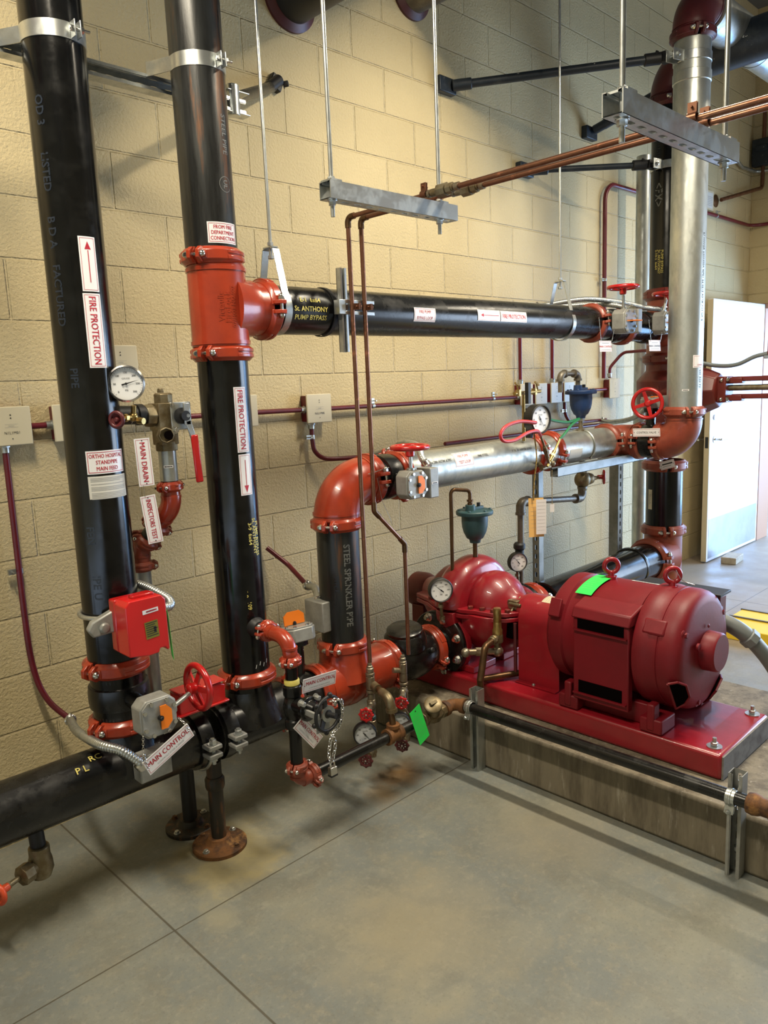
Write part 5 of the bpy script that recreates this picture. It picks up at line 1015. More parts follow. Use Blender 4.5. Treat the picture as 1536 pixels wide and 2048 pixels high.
solo(MB().cyl((.685, -.60, .775), (.685, -.60, .845), .011, 16), 'pipe_nipple', COPD, 'short dark nipple between the red pump dome and the teal vent', 'nipple')
b = MB(); b.tube(path([(.655, -.60, 1.0), (.655, -.60, 1.085), (.56, -.57, 1.10), (.56, -.565, .33)], .02, 6), .0085, 14); b.cyl((.655, -.60, 1.0), (.655, -.60, 1.03), .0125, 12); b.cyl((.655, -.6, 1.035), (.655, -.6, 1.043), .015, 12); solo(b, 'vent_tube', COPD, 'dark copper tube looping up from the teal vent and down behind pump', 'copper tube')
airvent(1.70, Y0, 1.345, BLUE, 'dark blue cast air vent on the galvanised test pipe')
solo(MB().cyl((1.70, Y0, 1.275), (1.70, Y0, 1.35), .012, 16).lathe([(.02, 0), (.02, .015)], (1.70, Y0, 1.33), (0, 0, 1), 6).cyl((1.70, Y0, 1.27), (1.70, Y0, 1.287), .024, 16), 'pipe_nipple', NIK, 'pale nipple under the dark blue air vent', 'nipple')
b = MB(); b.tube(path([(1.67, Y0, 1.49), (1.67, Y0, 1.585), (1.50, Y0, 1.585), (1.50, Y0, 1.49)], .035, 8), .0125, 16)
for p, c, d in (((1.67, Y0, 1.55), (1.67, Y0, 1.585), (1.63, Y0, 1.585)), ((1.54, Y0, 1.585), (1.50, Y0, 1.585), (1.50, Y0, 1.55))): b.tube(bend(p, c, d, .03, 8), .0185, 16); b.cyl(V(p)-(V(c)-V(p)).normalized()*.004, V(p)+(V(c)-V(p)).normalized()*.008, .022, 16); b.cyl(V(d)-(V(c)-V(d)).normalized()*.004, V(d)+(V(c)-V(d)).normalized()*.008, .022, 16)
b.cyl((1.67, Y0, 1.49), (1.67, Y0, 1.52), .02, 14); solo(b, 'gooseneck', PIPEG, 'grey gooseneck vent pipe above the dark blue air vent', 'pipe')
def gauge(c, n, rad, label, case=BLKM, needle=210, dial=DIAL, ring=None, dep=.03, upv=(0, 0, 1), stem=None):
    c = V(c); n = V(n).normalized(); u_ = V(upv); u_ = (u_-n*u_.dot(n)).normalized(); r_ = u_.cross(n)
    t = thing('pressure_gauge', label, 'gauge', c); b = MB(); b.lathe([(rad*.9, -dep), (rad, -dep*.9), (rad, -.004), (rad, .002), (rad*.94, .006), (rad*.9, .004), (rad*.9, -.004), (0, -.004)], c, n, 48); build(b, 'case', case, t)
    if ring: b = MB(); b.ring([(rad*.9, -.001), (rad*1.02, -.003), (rad*1.02, .004), (rad*.93, .008)], c, n, 48); build(b, 'bezel', ring, t)
    it = []
    for k in range(31):
        a = R(225-9*k); L = .12 if k % 5 == 0 else .06; w_ = .008*rad/.05*.1; p = .86*rad; q = (.86-L)*rad; ca, sa = math.cos(a), math.sin(a)
        it.append(('tri', [(p*ca-sa*rad*.012, p*sa+ca*rad*.012), (p*ca+sa*rad*.012, p*sa-ca*rad*.012), (q*ca, q*sa)], 2))
        if k % 5 == 0: it.append(('t', str(k*10), .62*rad*ca, .62*rad*sa, rad*.15, 2, .01))
    it += [('t', 'PSI', 0, -.36*rad, rad*.14, 2, .01), ('t', 'GAUGE', 0, .3*rad, rad*.13, 3, .01)]
    f0 = pmap(c-n*.0028, r_, u_); vs = MB(); vs.add([f0(rad*.9*math.cos(2*math.pi*k/40), rad*.9*math.sin(2*math.pi*k/40), 0) for k in range(40)], [tuple(range(40))]); dl_ = build(vs, 'dial', dial, t)
    sticker('dial_marks', dl_, f0, 0, 0, it, lift=.0003)
    a = R(needle); d = r_*math.cos(a)+u_*math.sin(a); s = n.cross(d); b = MB(); q = c+n*.0005; b.add([q-d*rad*.25+s*rad*.05, q-d*rad*.25-s*rad*.05, q-s*rad*.035, q+d*rad*.75, q+s*rad*.035], [(0, 1, 2, 3, 4)]); b.lathe([(rad*.07, 0), (rad*.05, .002)], q, n, 14); build(b, 'needle', BLKM, dl_)
    if stem: b = MB(); b.cyl(c-n*dep*.5-u_*rad, V(stem), .0075, 12); b.lathe([(.012, 0), (.012, .014)], c-n*dep*.5-u_*(rad+.012), -u_, 6); b.cyl(V(stem)-u_*.002, V(stem)+u_*.012, .012, 12); build(b, 'stem', BRZ, t)
    return t
gauge((-.925, -.60, 1.60), (-.50, -.86, .0), .053, 'round white pressure gauge in front of the leftmost riser', ring=STL, needle=15)
gauge((.416, -.625, .680), (-.50, -.86, .02), .053, 'black cased pressure gauge on the left face of the red pump', needle=140, stem=(.445, -.60, .54))
gauge((1.135, -.515, .650), (-.45, -.89, .02), .050, 'small black cased pressure gauge behind the pump guard', needle=130, stem=(1.15, -.505, .50))
gauge((1.065, -.70, 1.378), (-.14, -1, .0), .068, 'large black rimmed flow meter dial above the orange meter couplings', needle=-60, ring=BLKM, dep=.05)
# lower drain piping behind the pump (suction gauge riser)
b = MB(); b.tube(path([(1.222, -.46, .40), (1.185, -.50, .76)], .02), .014, 16); P1 = [(1.178, -.50, .70), (1.178, -.50, .935), (1.745, -.50, .905), (1.775, -.50, .90)]
b.tube(path([(1.178, -.50, .72), (1.178, -.50, .955), (1.765, -.50, .895), (1.765, -.50, 1.12)], .035, 8), .0165, 18)
for p, c, d in (((1.178, -.50, .90), (1.178, -.50, .955), (1.235, -.50, .95)), ((1.705, -.50, .901), (1.765, -.50, .895), (1.765, -.50, .95))): b.tube(bend(p, c, d, .03, 8), .0235, 16); b.cyl(p, V(p)+(V(p)-V(c)).normalized()*.012, .027, 16); b.cyl(d, V(d)+(V(d)-V(c)).normalized()*.012, .027, 16)
solo(b, 'sensing_pipe', BLKM if False else PIPEG, 'dark threaded pipe with two elbows under the flow meter run', 'pipe')
b = MB(); b.lathe([(.022, 0), (.03, .01), (.03, .03), (.022, .04), (.022, .07), (.026, .075), (.026, .09)], (1.172, -.495, .745), (0, 0, -1), 20); solo(b, 'pipe_union', BLKM, 'black union above the gauge behind the pump', 'union')
t = thing('globe_valve', 'aged bronze globe valve with tiny red wheel beside the support frame', 'valve', (1.768, -.50, .95)); b = MB(); b.ball((1.768, -.50, 1.0), .045, 0, 24, (1, 1, 1.05)); b.cyl((1.768, -.5, .94), (1.768, -.5, 1.06), .026, 8); b.lathe([(.03, 0), (.034, .03), (.028, .05), (.014, .06), (.008, .10)], (1.79, -.50, 1.0), (1, -.35, 0), 20); build(b, 'body', BRZ, t); handwheel(t, (1.92, -.545, 1.0), (.55, -.8, 0), .042, m=HW, rim=.007, spokes=8, hub=.012)
# support frame of the flow meter
DG = mat('weathered_galvanised', (.27, .28, .27), .5, .6, (.20, .21, .20), 12)
t = thing('meter_support_frame', 'galvanised slotted frame standing under the flow meter pipe', 'support frame', (1.8, -.45, 0)); yF = -.45
build(channel(MB(), (1.385, yF, .0), (1.385, yF, 1.10), (1, 0, 0)), 'post', DG, t); build(channel(MB(), (2.29, yF, .0), (2.29, yF, 1.08), (0, 1, 0), .06, .06), 'post', DG, t); build(channel(MB(), (1.30, -.62, 1.075), (2.24, -.62, 1.075), (0, 0, 1), .045, .045, slots=False), 'cross_channel', DG, t); build(channel(MB(), (2.262, -.64, 1.075), (2.262, -.25, 1.075), (0, 0, 1), .045, .045), 'cross_channel', DG, t)
b = MB(); b.box((2.29, yF, .004), (.12, .12, .008)); b.box((1.385, yF, .004), (.12, .12, .008)); build(b, 'foot_plate', GALV, t)
b = MB(); b.tube(arc((1.70, Y0, ZT), (0, -1, 0), (0, 0, 1), RR+.005, -50, 230, 30), .005, 10); solo(b, 'pipe_u_bolt', ZINC, 'thin U bolt over the test pipe under the dark blue vent', 'U bolt')
# flow meter hoses and taps
fm = thing('flow_meter_taps', 'brass valve pair with fittings standing behind the flow meter dial', 'valve', (1.12, -.58, 1.33)); b = MB()
b.cyl((1.10, -.58, 1.27), (1.10, -.58, 1.50), .008, 12); b.cyl((1.0, -.60, 1.50), (1.24, -.58, 1.505), .009, 12); b.lathe([(.014, 0), (.014, .03)], (1.03, -.60, 1.488), (0, 0, 1), 6); b.lathe([(.014, 0), (.014, .03)], (1.19, -.58, 1.49), (0, 0, 1), 6); build(b, 'manifold', BRS, fm)
for x in (1.03, 1.19): b = MB(); b.cyl((x, -.60, 1.515), (x-.01, -.60, 1.54), .004, 8); b.cyl((x-.03, -.605, 1.55), (x+.01, -.60, 1.535), .005, 8); build(b, 'tap_handle', BRS, fm)
b = MB(); b.box((1.06, -.64, 1.36), (.02, .03, .14)); b.box((1.08, -.62, 1.50), (.02, .02, .10)); build(b, 'gauge_bracket', BLKM, fm)
HOSE = [(1.0, -.70, 1.365), (.976, -.73, 1.368), (.859, -.73, 1.38), (.755, -.73, 1.365), (.714, -.73, 1.331), (.739, -.73, 1.302), (.82, -.73, 1.30), (.916, -.73, 1.325), (1.007, -.72, 1.327), (1.08, -.69, 1.30)]
solo(MB().tube(catmull(HOSE), .008, 12), 'gauge_hose', REDH, 'looped red rubber hose left of the flow meter dial', 'hose')
solo(MB().tube(catmull([(1.13, -.70, 1.375), (1.22, -.68, 1.36), (1.36, -.66, 1.345), (1.47, -.64, 1.35), (1.50, -.64, 1.352), (1.40, -.66, 1.33), (1.30, -.68, 1.29), (1.26, -.68, 1.27)]), .0068, 12), 'gauge_hose', GRNH, 'looped green rubber hose right of the flow meter dial', 'hose')
for P, lb in ((((1.26, -.68, 1.27), (1.20, -.68, 1.20), (1.15, -.68, 1.145)), 'brass quick connector at the end of the green hose'), (((1.08, -.69, 1.30), (1.12, -.69, 1.23), (1.165, -.68, 1.155)), 'brass quick connector at the end of the red hose')):
    b = MB(); p0, p1, p2 = map(V, P); b.cyl(p0, p1, .006, 12); b.cyl(p1+(p0-p1)*.2, p1+(p2-p1)*.55, .0105, 12); b.lathe([(.013, 0), (.013, .012)], p1, p2-p1, 6); b.cyl(p1, p2, .007, 12); solo(b, 'quick_connector', BRS if 'green' in lb else BRZ, lb, 'connector')
b = MB(); b.cyl((1.17, -.63, 1.14), (1.20, -.60, 1.15), .012, 12); b.cyl((1.13, -.66, 1.135), (1.20, -.66, 1.14), .01, 12); b.ball((1.24, -.65, 1.15), .016); solo(b, 'meter_port', BRZ, 'dark bronze ports on the front of the flow meter spool', 'fitting')
# manila tag hung from a twisted cord
solo(MB().tube(catmull([(1.07, -.66, 1.31), (1.06, -.68, 1.2), (1.055, -.67, 1.09), (1.06, -.66, .99)]), .0035, 8), 'twisted_cord', YROPE, 'yellow and black twisted cord holding the manila tag', 'cord')
sticker('manila_tag', None, pmap((1.075, -.665, .905), (.78, -.6, 0), (.05, 0, 1)), .075, .19, [('r', -.028, .07-i*.02, .028, .0708-i*.02, 3) for i in range(7)], plate=MAN, thick=.001, cat='tag', label='manila paper tag hanging below the flow meter coupling'); sticker('paper_tag', None, pmap((1.08, -.69, .91), (.78, -.6, 0), (-.02, 0, 1)), .05, .17, [('r', -.02, .07-i*.017, .02, .0708-i*.017, 3) for i in range(9)], plate=WHT, thick=.001, cat='tag', label='grey white printed slip in front of the manila tag')
sticker('small_tag', None, pmap((1.22, -.66, .93), (.8, -.6, 0), (0, 0, 1)), .022, .04, [], plate=WHT, thick=.001, cat='tag', label='tiny white tag on a thin chain right of the manila tag'); solo(MB().tube([(1.22, -.66, 1.12), (1.22, -.66, .95)], .0016, 6), 'thin_cord', YROPE, 'thin cord holding the tiny white tag', 'cord')
# relief valve assembly in front of pump
t = thing('relief_valve', 'upright brass relief valve with elbows in front of the pump', 'valve', (.51, -.85, .43)); b = MB(); b.lathe([(.014, 0), (.017, .004), (.017, .07), (.015, .075), (.0, .076)], (.512, -.85, .545), (0, 0, 1), 20); b.lathe([(.0215, 0), (.0215, .02), (.018, .025), (.0165, .07)], (.512, -.85, .505), (0, 0, 1), 20); build(b, 'bonnet', BRS, t)
b = MB(); b.lathe([(.024, -.03), (.024, .0), (.02, .01)], (.512, -.85, .50), (0, 0, 1), 8); b.cyl((.512, -.85, .49), (.512, -.85, .44), .015, 16); b.cyl((.50, -.85, .49), (.455, -.86, .49), .017, 16); b.lathe([(.021, 0), (.021, .01)], (.47, -.857, .49), (1, 0, 0), 8); build(b, 'body', BRZ, t, bevel=.001)
b = MB(); b.tube(path([(.46, -.86, .49), (.40, -.87, .485), (.365, -.88, .40), (.352, -.88, .355)], .03), .0145, 16); build(b, 'discharge_elbow', COPD, t); b = MB(); b.ball((.512, -.85, .43), .024); b.cyl((.512, -.85, .43), (.40, -.78, .44), .014, 14); b.ball((.39, -.775, .44), .02); b.cyl((.43, -.795, .437), (.46, -.815, .434), .019, 8); build(b, 'inlet_pipe', NIK, t)
b = MB(); b.tube(path([(.352, -.88, .36), (.355, -.88, .31), (.45, -.80, .31), (.62, -.90, .315)], .02), .0135, 14); solo(b, 'drip_pipe', COPD, 'dark drip pipe lying on the red base under the relief valve', 'pipe')
# ================================================================== DRAIN ASSEMBLY ON THE LEFTMOST RISER
t = thing('test_drain_valve', 'bronze test and drain valve with red lever right of the leftmost riser', 'valve', (-.76, -.50, 1.38))
b = MB(); b.box((-.755, -.50, 1.495), (.075, .07, .085)); b.lathe([(.034, 0), (.036, .012), (.036, .028), (.03, .035)], (-.825, -.50, 1.50), (1, 0, 0), 8); b.lathe([(.03, 0), (.03, .03), (.024, .034)], (-.755, -.50, 1.535), (0, 0, 1), 8); b.lathe([(.012, 0), (.010, .014)], (-.762, -.50, 1.57), (0, 0, 1), 6)
b.box((-.758, -.50, 1.435), (.06, .06, .06)); b.lathe([(.036, 0), (.036, .03)], (-.757, -.50, 1.385), (0, 0, 1), 8); b.lathe([(.026, 0), (.026, .03), (.021, .032), (.021, .02)], (-.775, -.525, 1.437), (-.3, -1, 0), 8); build(b, 'body', BRZ, t, bevel=.002)
b = MB(); b.cyl((-.777, -.555, 1.437), (-.778, -.5575, 1.437), .014, 16); build(b, 'sight_glass', DRK, t)
b = MB(); b.box((-.722, -.545, 1.495), (.072, .004, .088)); build(b, 'stop_plate', ZINC, t, bevel=.002)
b = MB(); b.lathe([(.026, 0), (.026, .012), (.016, .016), (.016, .03)], (-.722, -.547, 1.495), (0, -1, 0), 24); build(b, 'dark_boss', BLKM, t); b = MB(); b.box((-.712, -.565, 1.50), (.022, .008, .07)); b.box((-.703, -.566, 1.45), (.02, .006, .06), 0, M.Rotation(R(-14), 3, 'Y')); b.lathe([(.009, 0), (.009, .008)], (-.714, -.569, 1.495), (0, -1, 0), 6); build(b, 'lever', ZINC, t, bevel=.002)
b = MB(); b.box((-.690, -.568, 1.355), (.024, .012, .155), 0, M.Rotation(R(-3), 3, 'Y')); g_ = build(b, 'lever_grip', HW, t, bevel=.004, label='red rubber lever grip'); 
b = MB(); hexbolt(b, (-.752, -.548, 1.53), (0, -1, 0), .006, .006); build(b, 'plate_bolt', STL, t); b = MB(); hexbolt(b, (-.748, -.548, 1.452), (0, -1, 0), .009, .01); build(b, 'plate_bolt', STL, t)
b = MB(); b.cyl((-.92, -.50, 1.507), (-.825, -.50, 1.503), .029, 28); b.lathe([(.033, 0), (.033, .02)], (-.852, -.5, 1.505), (1, 0, 0), 28); solo(b, 'pipe_nipple', BLKM, 'black threaded nipple from leftmost riser to the bronze drain valve', 'nipple')
dp = pipe((-.757, -.50, 1.285), (-.757, -.50, 1.40), .0285, GALV, 'drain_nipple', 'short grey pipe under the bronze drain valve')
sticker('maker_tag', dp, vmap((-.757, -.50), .0285, -118, 1.335), .03, .008, [('r', -.012, -.0015, .012, .0015, 2)])
coupling((-.757, -.50, 1.268), (0, 0, 1), (-.9, -.42, 0), 'small orange coupling under the short grey drain pipe', r=.03, m=ORG)
elbow((-.757, -.50, 1.265), (-.757, -.50, 1.20), (-.785, -.455, 1.145), .03, ORG, 'grooved_elbow', 'small orange elbow right of the INSPECTORS TEST plate', .08)
coupling((-.789, -.45, 1.138), (-.42, .68, -.85), (.9, -.1, -.5), 'small orange coupling tilted right of the INSPECTORS TEST plate', r=.03, m=ORGD)
solo(MB().cyl((-.789, -.45, 1.138), (-.812, -.412, 1.088), .029, 24), 'pipe_nipple', MILL, 'tilted dark nipple between the small orange drain couplings', 'nipple')
coupling((-.812, -.412, 1.088), (-.42, .68, -.85), (.9, -.1, -.5), 'small dark orange coupling behind the foot of INSPECTORS TEST plate', r=.03, m=ORGD)
elbow((-.812, -.412, 1.09), (-.826, -.39, 1.06), (-.826, -.39, 1.005), .03, ORGD, 'grooved_elbow', 'small dark orange elbow turning the drain line straight down', .05)
coupling((-.826, -.39, 1.0), (0, 0, 1), (.9, -.42, 0), 'lowest small orange coupling on the drain line behind leftmost riser', r=.03, m=ORGD)
b = MB(); b.tube([(-.826, -.39, .99), (-.826, -.39, .55), (-.735, -.387, .36), (-.728, -.385, .33)], .0285, 24); solo(b, 'drain_pipe', GALV, 'grey drain pipe running down behind leftmost riser and the red switch', 'pipe')
# gauge cock on riser A
t = thing('gauge_cock', 'small brass cock with dark red knob left of the bronze drain valve', 'valve', (-.93, -.60, 1.48)); b = MB(); b.cyl((-.90, -.585, 1.535), (-.90, -.575, 1.49), .008, 12); b.ball((-.90, -.575, 1.502), .015, 0, 14); b.cyl((-.90, -.575, 1.502), (-.955, -.60, 1.497), .007, 12); b.lathe([(.012, 0), (.012, .012)], (-.925, -.587, 1.50), (-1, -.4, 0), 6); b.cyl((-.90, -.575, 1.50), (-.88, -.51, 1.505), .008, 12); b.cyl((-.893, -.59, 1.49), (-.885, -.61, 1.488), .010, 8); build(b, 'body', BRS, t)
handwheel(t, (-.968, -.607, 1.497), (-.85, -.5, 0), .027, m=MARD, rim=.006, spokes=4, hub=.009)
# hanging plates
def plate(c, x, y, w_, h_, items, label, border=(.004, .001), plt=WHT, name='hanging_sign'):
    it = list(items)+[('o', -w_/2+.007, 0, .002, 2), ('o', w_/2-.007, 0, .002, 2)]
    return sticker(name, None, pmap(c, x, y), w_, h_, it, plate=plt, border=border, thick=.0014, cat='sign', label=label)
plate((-.888, -.595, 1.364), (.03, 0, -1), (1, -.25, .04), .145, .046, [('t', 'MAIN DRAIN', 0, 0, .023, 1, .006, .92)], 'narrow white MAIN DRAIN plate hanging beside the leftmost riser')
plate((-.880, -.595, 1.187), (.10, 0, -1), (1, -.25, .1), .15, .046, [('t', 'INSPECTORS TEST', 0, 0, .021, 1, .006, .74)], 'narrow white INSPECTORS TEST plate hanging below the MAIN DRAIN plate')
def bead(pts, label, r=.0012, name='bead_chain'):
    p = resample([V(q) for q in pts], .0048); b = MB(); b.tube(pts, r*.45, 5)
    for q in p: b.ball(q, r, 0, 6)
    return solo(b, name, STL, label, 'chain')
bead(catmull([(-.905, -.59, 1.44), (-.90, -.56, 1.48), (-.86, -.54, 1.50), (-.87, -.585, 1.44)], 8), 'fine bead chain above the MAIN DRAIN plate'); bead([(-.900, -.60, 1.294), (-.898, -.60, 1.258)], 'fine bead chain between the two narrow plates')
# flow switch
t = thing('flow_switch', 'red paddle flow switch box on a silver saddle, leftmost riser', 'flow switch', (-.985, -.62, .81)); cx, cy, cz_ = -.985, -.66, .895
b = MB(); b.ext([(-.063, -.08), (.0, -.09), (.03, -.088), (.034, -.076), (.05, -.076), (.058, -.088), (.064, -.085), (.064, .07), (.05, .085), (-.05, .085), (-.063, .07)], (cx, cy-.02, cz_), (1, 0, 0), (0, 0, 1), .07); build(b, 'cover', mat('switch_red', (.55, .012, .012), .3, coat=.3), t, bevel=.009, segs=3)
b = MB(); b.box((cx+.0, cy+.035, cz_), (.128, .04, .16)); build(b, 'back_shell', HW, t, bevel=.006); b = MB(); b.box((cx+.005, cy-.02, cz_+.088), (.07, .03, .012)); build(b, 'cover_grip', HW, t, bevel=.004)
sticker('maker_label', t, pmap((cx+.012, cy-.0553, cz_+.045), (1, 0, .06), (0, 0, 1)), .05, .0125, [('r', -.014, -.002, .02, .002, 1), ('t', 'SWITCH', 0, 0, .007, 2)]); sticker('rating_plate', t, pmap((cx+.012, cy-.0553, cz_-.012), (1, 0, .06), (0, 0, 1)), .042, .052, [('r', -.018, .02-i*.0065, .018-.006*(i % 3), .0225-i*.0065, 2) for i in range(7)]+[('r', .006, -.012, .014, .008, 2)], plate=OLIVE)
b = MB(); b.ext([(-.02, -.035), (.10, -.03), (.10, .035), (.06, .04), (-.02, .012), (-.034, -.01)], (-1.085, -.605, .905), (1, -.15, .05), (0, 0, 1), .03); b.lathe([(.016, 0), (.016, .012), (.01, .014)], (-1.075, -.62, .895), (0, -1, 0), 20); build(b, 'saddle', CAST, t, bevel=.005)
b = MB(); b.tube(arc((XA, YA, .908), (0, -1, 0), (-1, 0, 0), RR+.008, 20, 300, 40), .0075, 12); build(b, 'u_bolt', ZINC, t)
b = MB(); hexbolt(b, (-.898, -.63, .925), (.7, -.7, 0), .011, .02); build(b, 'side_nut', BLKM, t)
greentag(pmap((-.905, -.69, .845), (.35, .9, 0), (-.03, .03, 1)), 'neon green tag hanging edge on beside the red flow switch', .05, .15)
# MAIN CONTROL plates
mc = [('t', 'MAIN CONTROL', 0, .006, .024, 1, .008, .82), ('t', 'CONTROLS STAIR & SPACE', 0, -.012, .008, 3, .0)]
plate((-.992, -.79, .538), (.92, 0, .42), (-.38, -.05, .9), .165, .052, mc, 'white MAIN CONTROL plate tilted under the orange flagged gearbox, leftmost riser')
def linkchain(pts, label, L=.012, r=.0014, m=STL, wd=.0045):
    p = resample([V(q) for q in pts], L*.72); b = MB()
    for i in range(len(p)-1):
        d = (p[i+1]-p[i]).normalized(); x, y, z = basis(d); s = x if i % 2 else y; c = (p[i]+p[i+1])/2; ring = []
        for k in range(12):
            a = 2*math.pi*k/12; ring.append(c+d*(math.cos(a)*L*.5)+s*(math.sin(a)*wd))
        b.tube(ring, r, 6, closed=True)
    return solo(b, 'link_chain', m, label, 'chain')
linkchain(catmull([(-1.055, -.765, .60), (-1.07, -.79, .55), (-1.065, -.80, .505)], 6), 'small link chain left of the tilted MAIN CONTROL plate', .009, .001, STL, .003); linkchain(catmull([(-.94, -.765, .61), (-.93, -.79, .59), (-.927, -.80, .575)], 6), 'small link chain right of the tilted MAIN CONTROL plate', .009, .001, STL, .003)
b = MB(); b.ext([(0, -.035), (.15, -.035), (.17, -.02), (.17, .03), (.15, .04), (0, .04)], (-.86, -.60, .575), (1, 0, -.02), (0, 0, 1), .06); b.box((-.775, -.60, .545), (.19, .075, .008)); b.box((-.775, -.60, .618), (.17, .07, .006)); solo(b, 'red_enclosure', HW, 'red steel enclosure behind the wheel of the lowest left valve', 'enclosure', bevel=.004)
# ================================================================== SMALL TRIM
TX, TY = -.54, -.80; r1 = .0212
b = MB(); b.lathe([(.036, 0), (.032, .02), (.0235, .03), (.0235, .07)], (XB-.003, YB-RR+.01, .757), (0, -1, 0), 28); solo(b, 'outlet_boss', BLKM, 'black welded outlet boss low on the second riser', 'outlet')
coupling((TX+.003, -.675, .757), (0, 1, 0), (-1, 0, .2), 'small orange coupling at the outlet of the second riser', r=.024, m=ORG)
elbow((TX, -.682, .757), (TX, TY, .757), (TX, TY, .695), .023, ORG, 'grooved_elbow', 'small orange elbow curving down beside the second riser', .055)
coupling((TX, TY, .68), (0, 0, 1), (-.85, -.5, 0), 'small orange coupling under the curved small elbow', r=.024, m=ORG)
b = MB(); b.cyl((TX, TY, .675), (TX, TY, .60), r1, 24); solo(b, 'drop_nipple', BLK, 'short thin black pipe above the black chained valve', 'pipe')
b = MB(); b.lathe([(.023, 0), (.026, .003), (.026, .016), (.023, .02)], (TX, TY, .598), (0, 0, 1), 24); solo(b, 'tape_ring', YEL, 'yellow sealant ring on the thin black vertical pipe', 'ring')
t = thing('gate_valve', 'small black valve chained shut with a black spoked wheel facing viewer', 'valve', (TX, TY, .43))
b = MB(); b.lathe([(.024, 0), (.031, .004), (.031, .03), (.026, .036), (.03, .05), (.036, .075), (.03, .10), (.026, .112), (.031, .118), (.031, .15), (.024, .155)], (TX, TY, .445), (0, 0, 1), 20); b.cyl((TX, TY, .53), (TX+.008, TY-.07, .53), .028, 20); b.lathe([(.042, 0), (.042, .016), (.03, .02), (.022, .045)], (TX+.008, TY-.06, .53), (.1, -1, 0), 20); build(b, 'body', BLK2, t, bevel=.002)
for s in (-1, 1):
    b = MB(); b.box((TX+.012+s*.026, TY-.105, .53), (.009, .09, .02)); build(b, 'yoke_arm', CAST if s < 0 else BLKM, t, bevel=.002)
for s in ((-.032, .03), (.03, .032), (.03, -.03)): b = MB(); hexbolt(b, (TX+.008+s[0], TY-.072, .53+s[1]), (0, -1, 0), .009, .02); build(b, 'bonnet_bolt', CAST, t)
W = V((TX+.025, TY-.15, .53)); b = MB(); b.cyl((TX, TY-.06, .53), W+V((.004, -.035, 0)), .009, 14); build(b, 'stem', BLKM, t)
handwheel(t, W, (.1, -1, 0), .062, m=BLKM, rim=.006, spokes=3, hub=.02, xd=(0, 0, 1)); b = MB()
for k in range(6): a = R(60*k+20); b = MB(); b.ball(W+V((math.cos(a)*.062, 0, math.sin(a)*.062)), .009, 0, 10); build(b, 'rim_knob', BLKM, t, ang=60)
b = MB(); b.cyl(W+V((0, .004, 0)), W+V((0, -.003, 0)), .027, 24); build(b, 'wheel_disc', ZINC, t, label='worn silver centre disc'); b = MB(); b.box(W+V((0, .03, -.045)), (.055, .003, .05)); build(b, 'tag_plate', CAST, t)
linkchain(catmull([W+V((.0, -.01, .045)), W+V((.03, -.03, .045)), W+V((.035, -.03, 0)), W+V((.03, -.02, -.045)), W+V((.0, -.02, -.06)), W+V((-.015, -.02, -.09)), W+V((-.022, -.02, -.13)), W+V((-.018, -.02, -.155))], 8), 'heavy steel link chain wrapped round the small black wheel', .017, .0018, STL, .0055); linkchain(catmull([W+V((-.01, -.02, -.065)), W+V((.004, -.024, -.09)), W+V((-.004, -.024, -.125)), W+V((-.012, -.022, -.155))], 8), 'second strand of heavy chain hanging below the small black wheel', .017, .0018, STL, .0055)
t = thing('padlock', 'steel padlock hanging at the end of the chain, small black wheel', 'padlock', W+V((-.012, -.02, -.20))); c = W+V((-.012, -.022, -.185)); b = MB(); b.box(c, (.026, .018, .03)); build(b, 'lock_body', STL, t, bevel=.002); b = MB(); b.tube(arc(c+V((0, 0, .025)), (1, 0, 0), (0, 0, 1), .008, 0, 180, 8), .0028, 8); b.cyl(c+V((.008, 0, .01)), c+V((.008, 0, .025)), .0028, 8); b.cyl(c+V((-.008, 0, .01)), c+V((-.008, 0, .025)), .0028, 8); build(b, 'shackle', STL, t); build(MB().box(c+V((0, 0, -.014)), (.027, .019, .006)), 'lock_base', BLKM, t)
plate((-.487, -.88, .612), (.93, -.05, -.03), (-.05, -.15, .95), .135, .05, [('t', 'MAIN CONTROL', .004, .006, .0185, 1, .006, .85), ('t', 'CONTROLS STAIR & SPACE', 0, -.012, .007, 3, .0)], 'MAIN CONTROL plate leaning above the small black chained valve')
plate((-.53, -.86, .443), (.62, -.02, -.80), (.75, -.1, .62), .125, .05, [('t', 'MAIN CONTROL', 0, .006, .018, 1, .006, .85), ('t', 'CONTROLS STAIR & SPACE', 0, -.012, .007, 3, .0)], 'MAIN CONTROL plate hanging steeply left of the small black wheel')
b = MB(); b.cyl((TX, TY, .45), (TX, TY, .31), r1, 24); solo(b, 'drop_pipe', BLK, 'thin black pipe below the small chained valve', 'pipe')
coupling((TX, TY, .305), (0, 0, 1), (-.9, -.45, 0), 'small orange coupling above the lowest small elbow', r=.024, m=ORGD)
elbow((TX, TY, .30), (TX, TY, .255), (TX+.05, TY-.005, .255), .024, ORGD, 'grooved_elbow', 'lowest small orange elbow near the floor, middle left', .035)
coupling((TX+.062, TY-.005, .256), (1, 0, 0), (0, -.8, -.6), 'small orange coupling at the left end of the low thin pipe', r=.024, m=ORGD)
pipe((TX+.05, TY-.005, .256), (.055, -.82, .266), r1, BLK2, 'low_branch_pipe', 'thin black pipe running low from the small orange elbow to the bronze check valve', extra=None)
t = thing('rusty_tee', 'rust stained bronze tee on the low thin black pipe', 'pipe tee', (-.095, -.82, .22)); b = MB(); b.lathe([(.0225, -.036), (.031, -.036), (.031, -.018), (.026, -.014), (.026, .014), (.031, .018), (.031, .036), (.0225, .036)], (-.095, -.816, .263), (1, 0, 0), 24); b.lathe([(.02, 0), (.022, .028), (.026, .03), (.026, .042)], (-.095, -.816, .263), (0, 0, 1), 24); build(b, 'body', RUST, t)
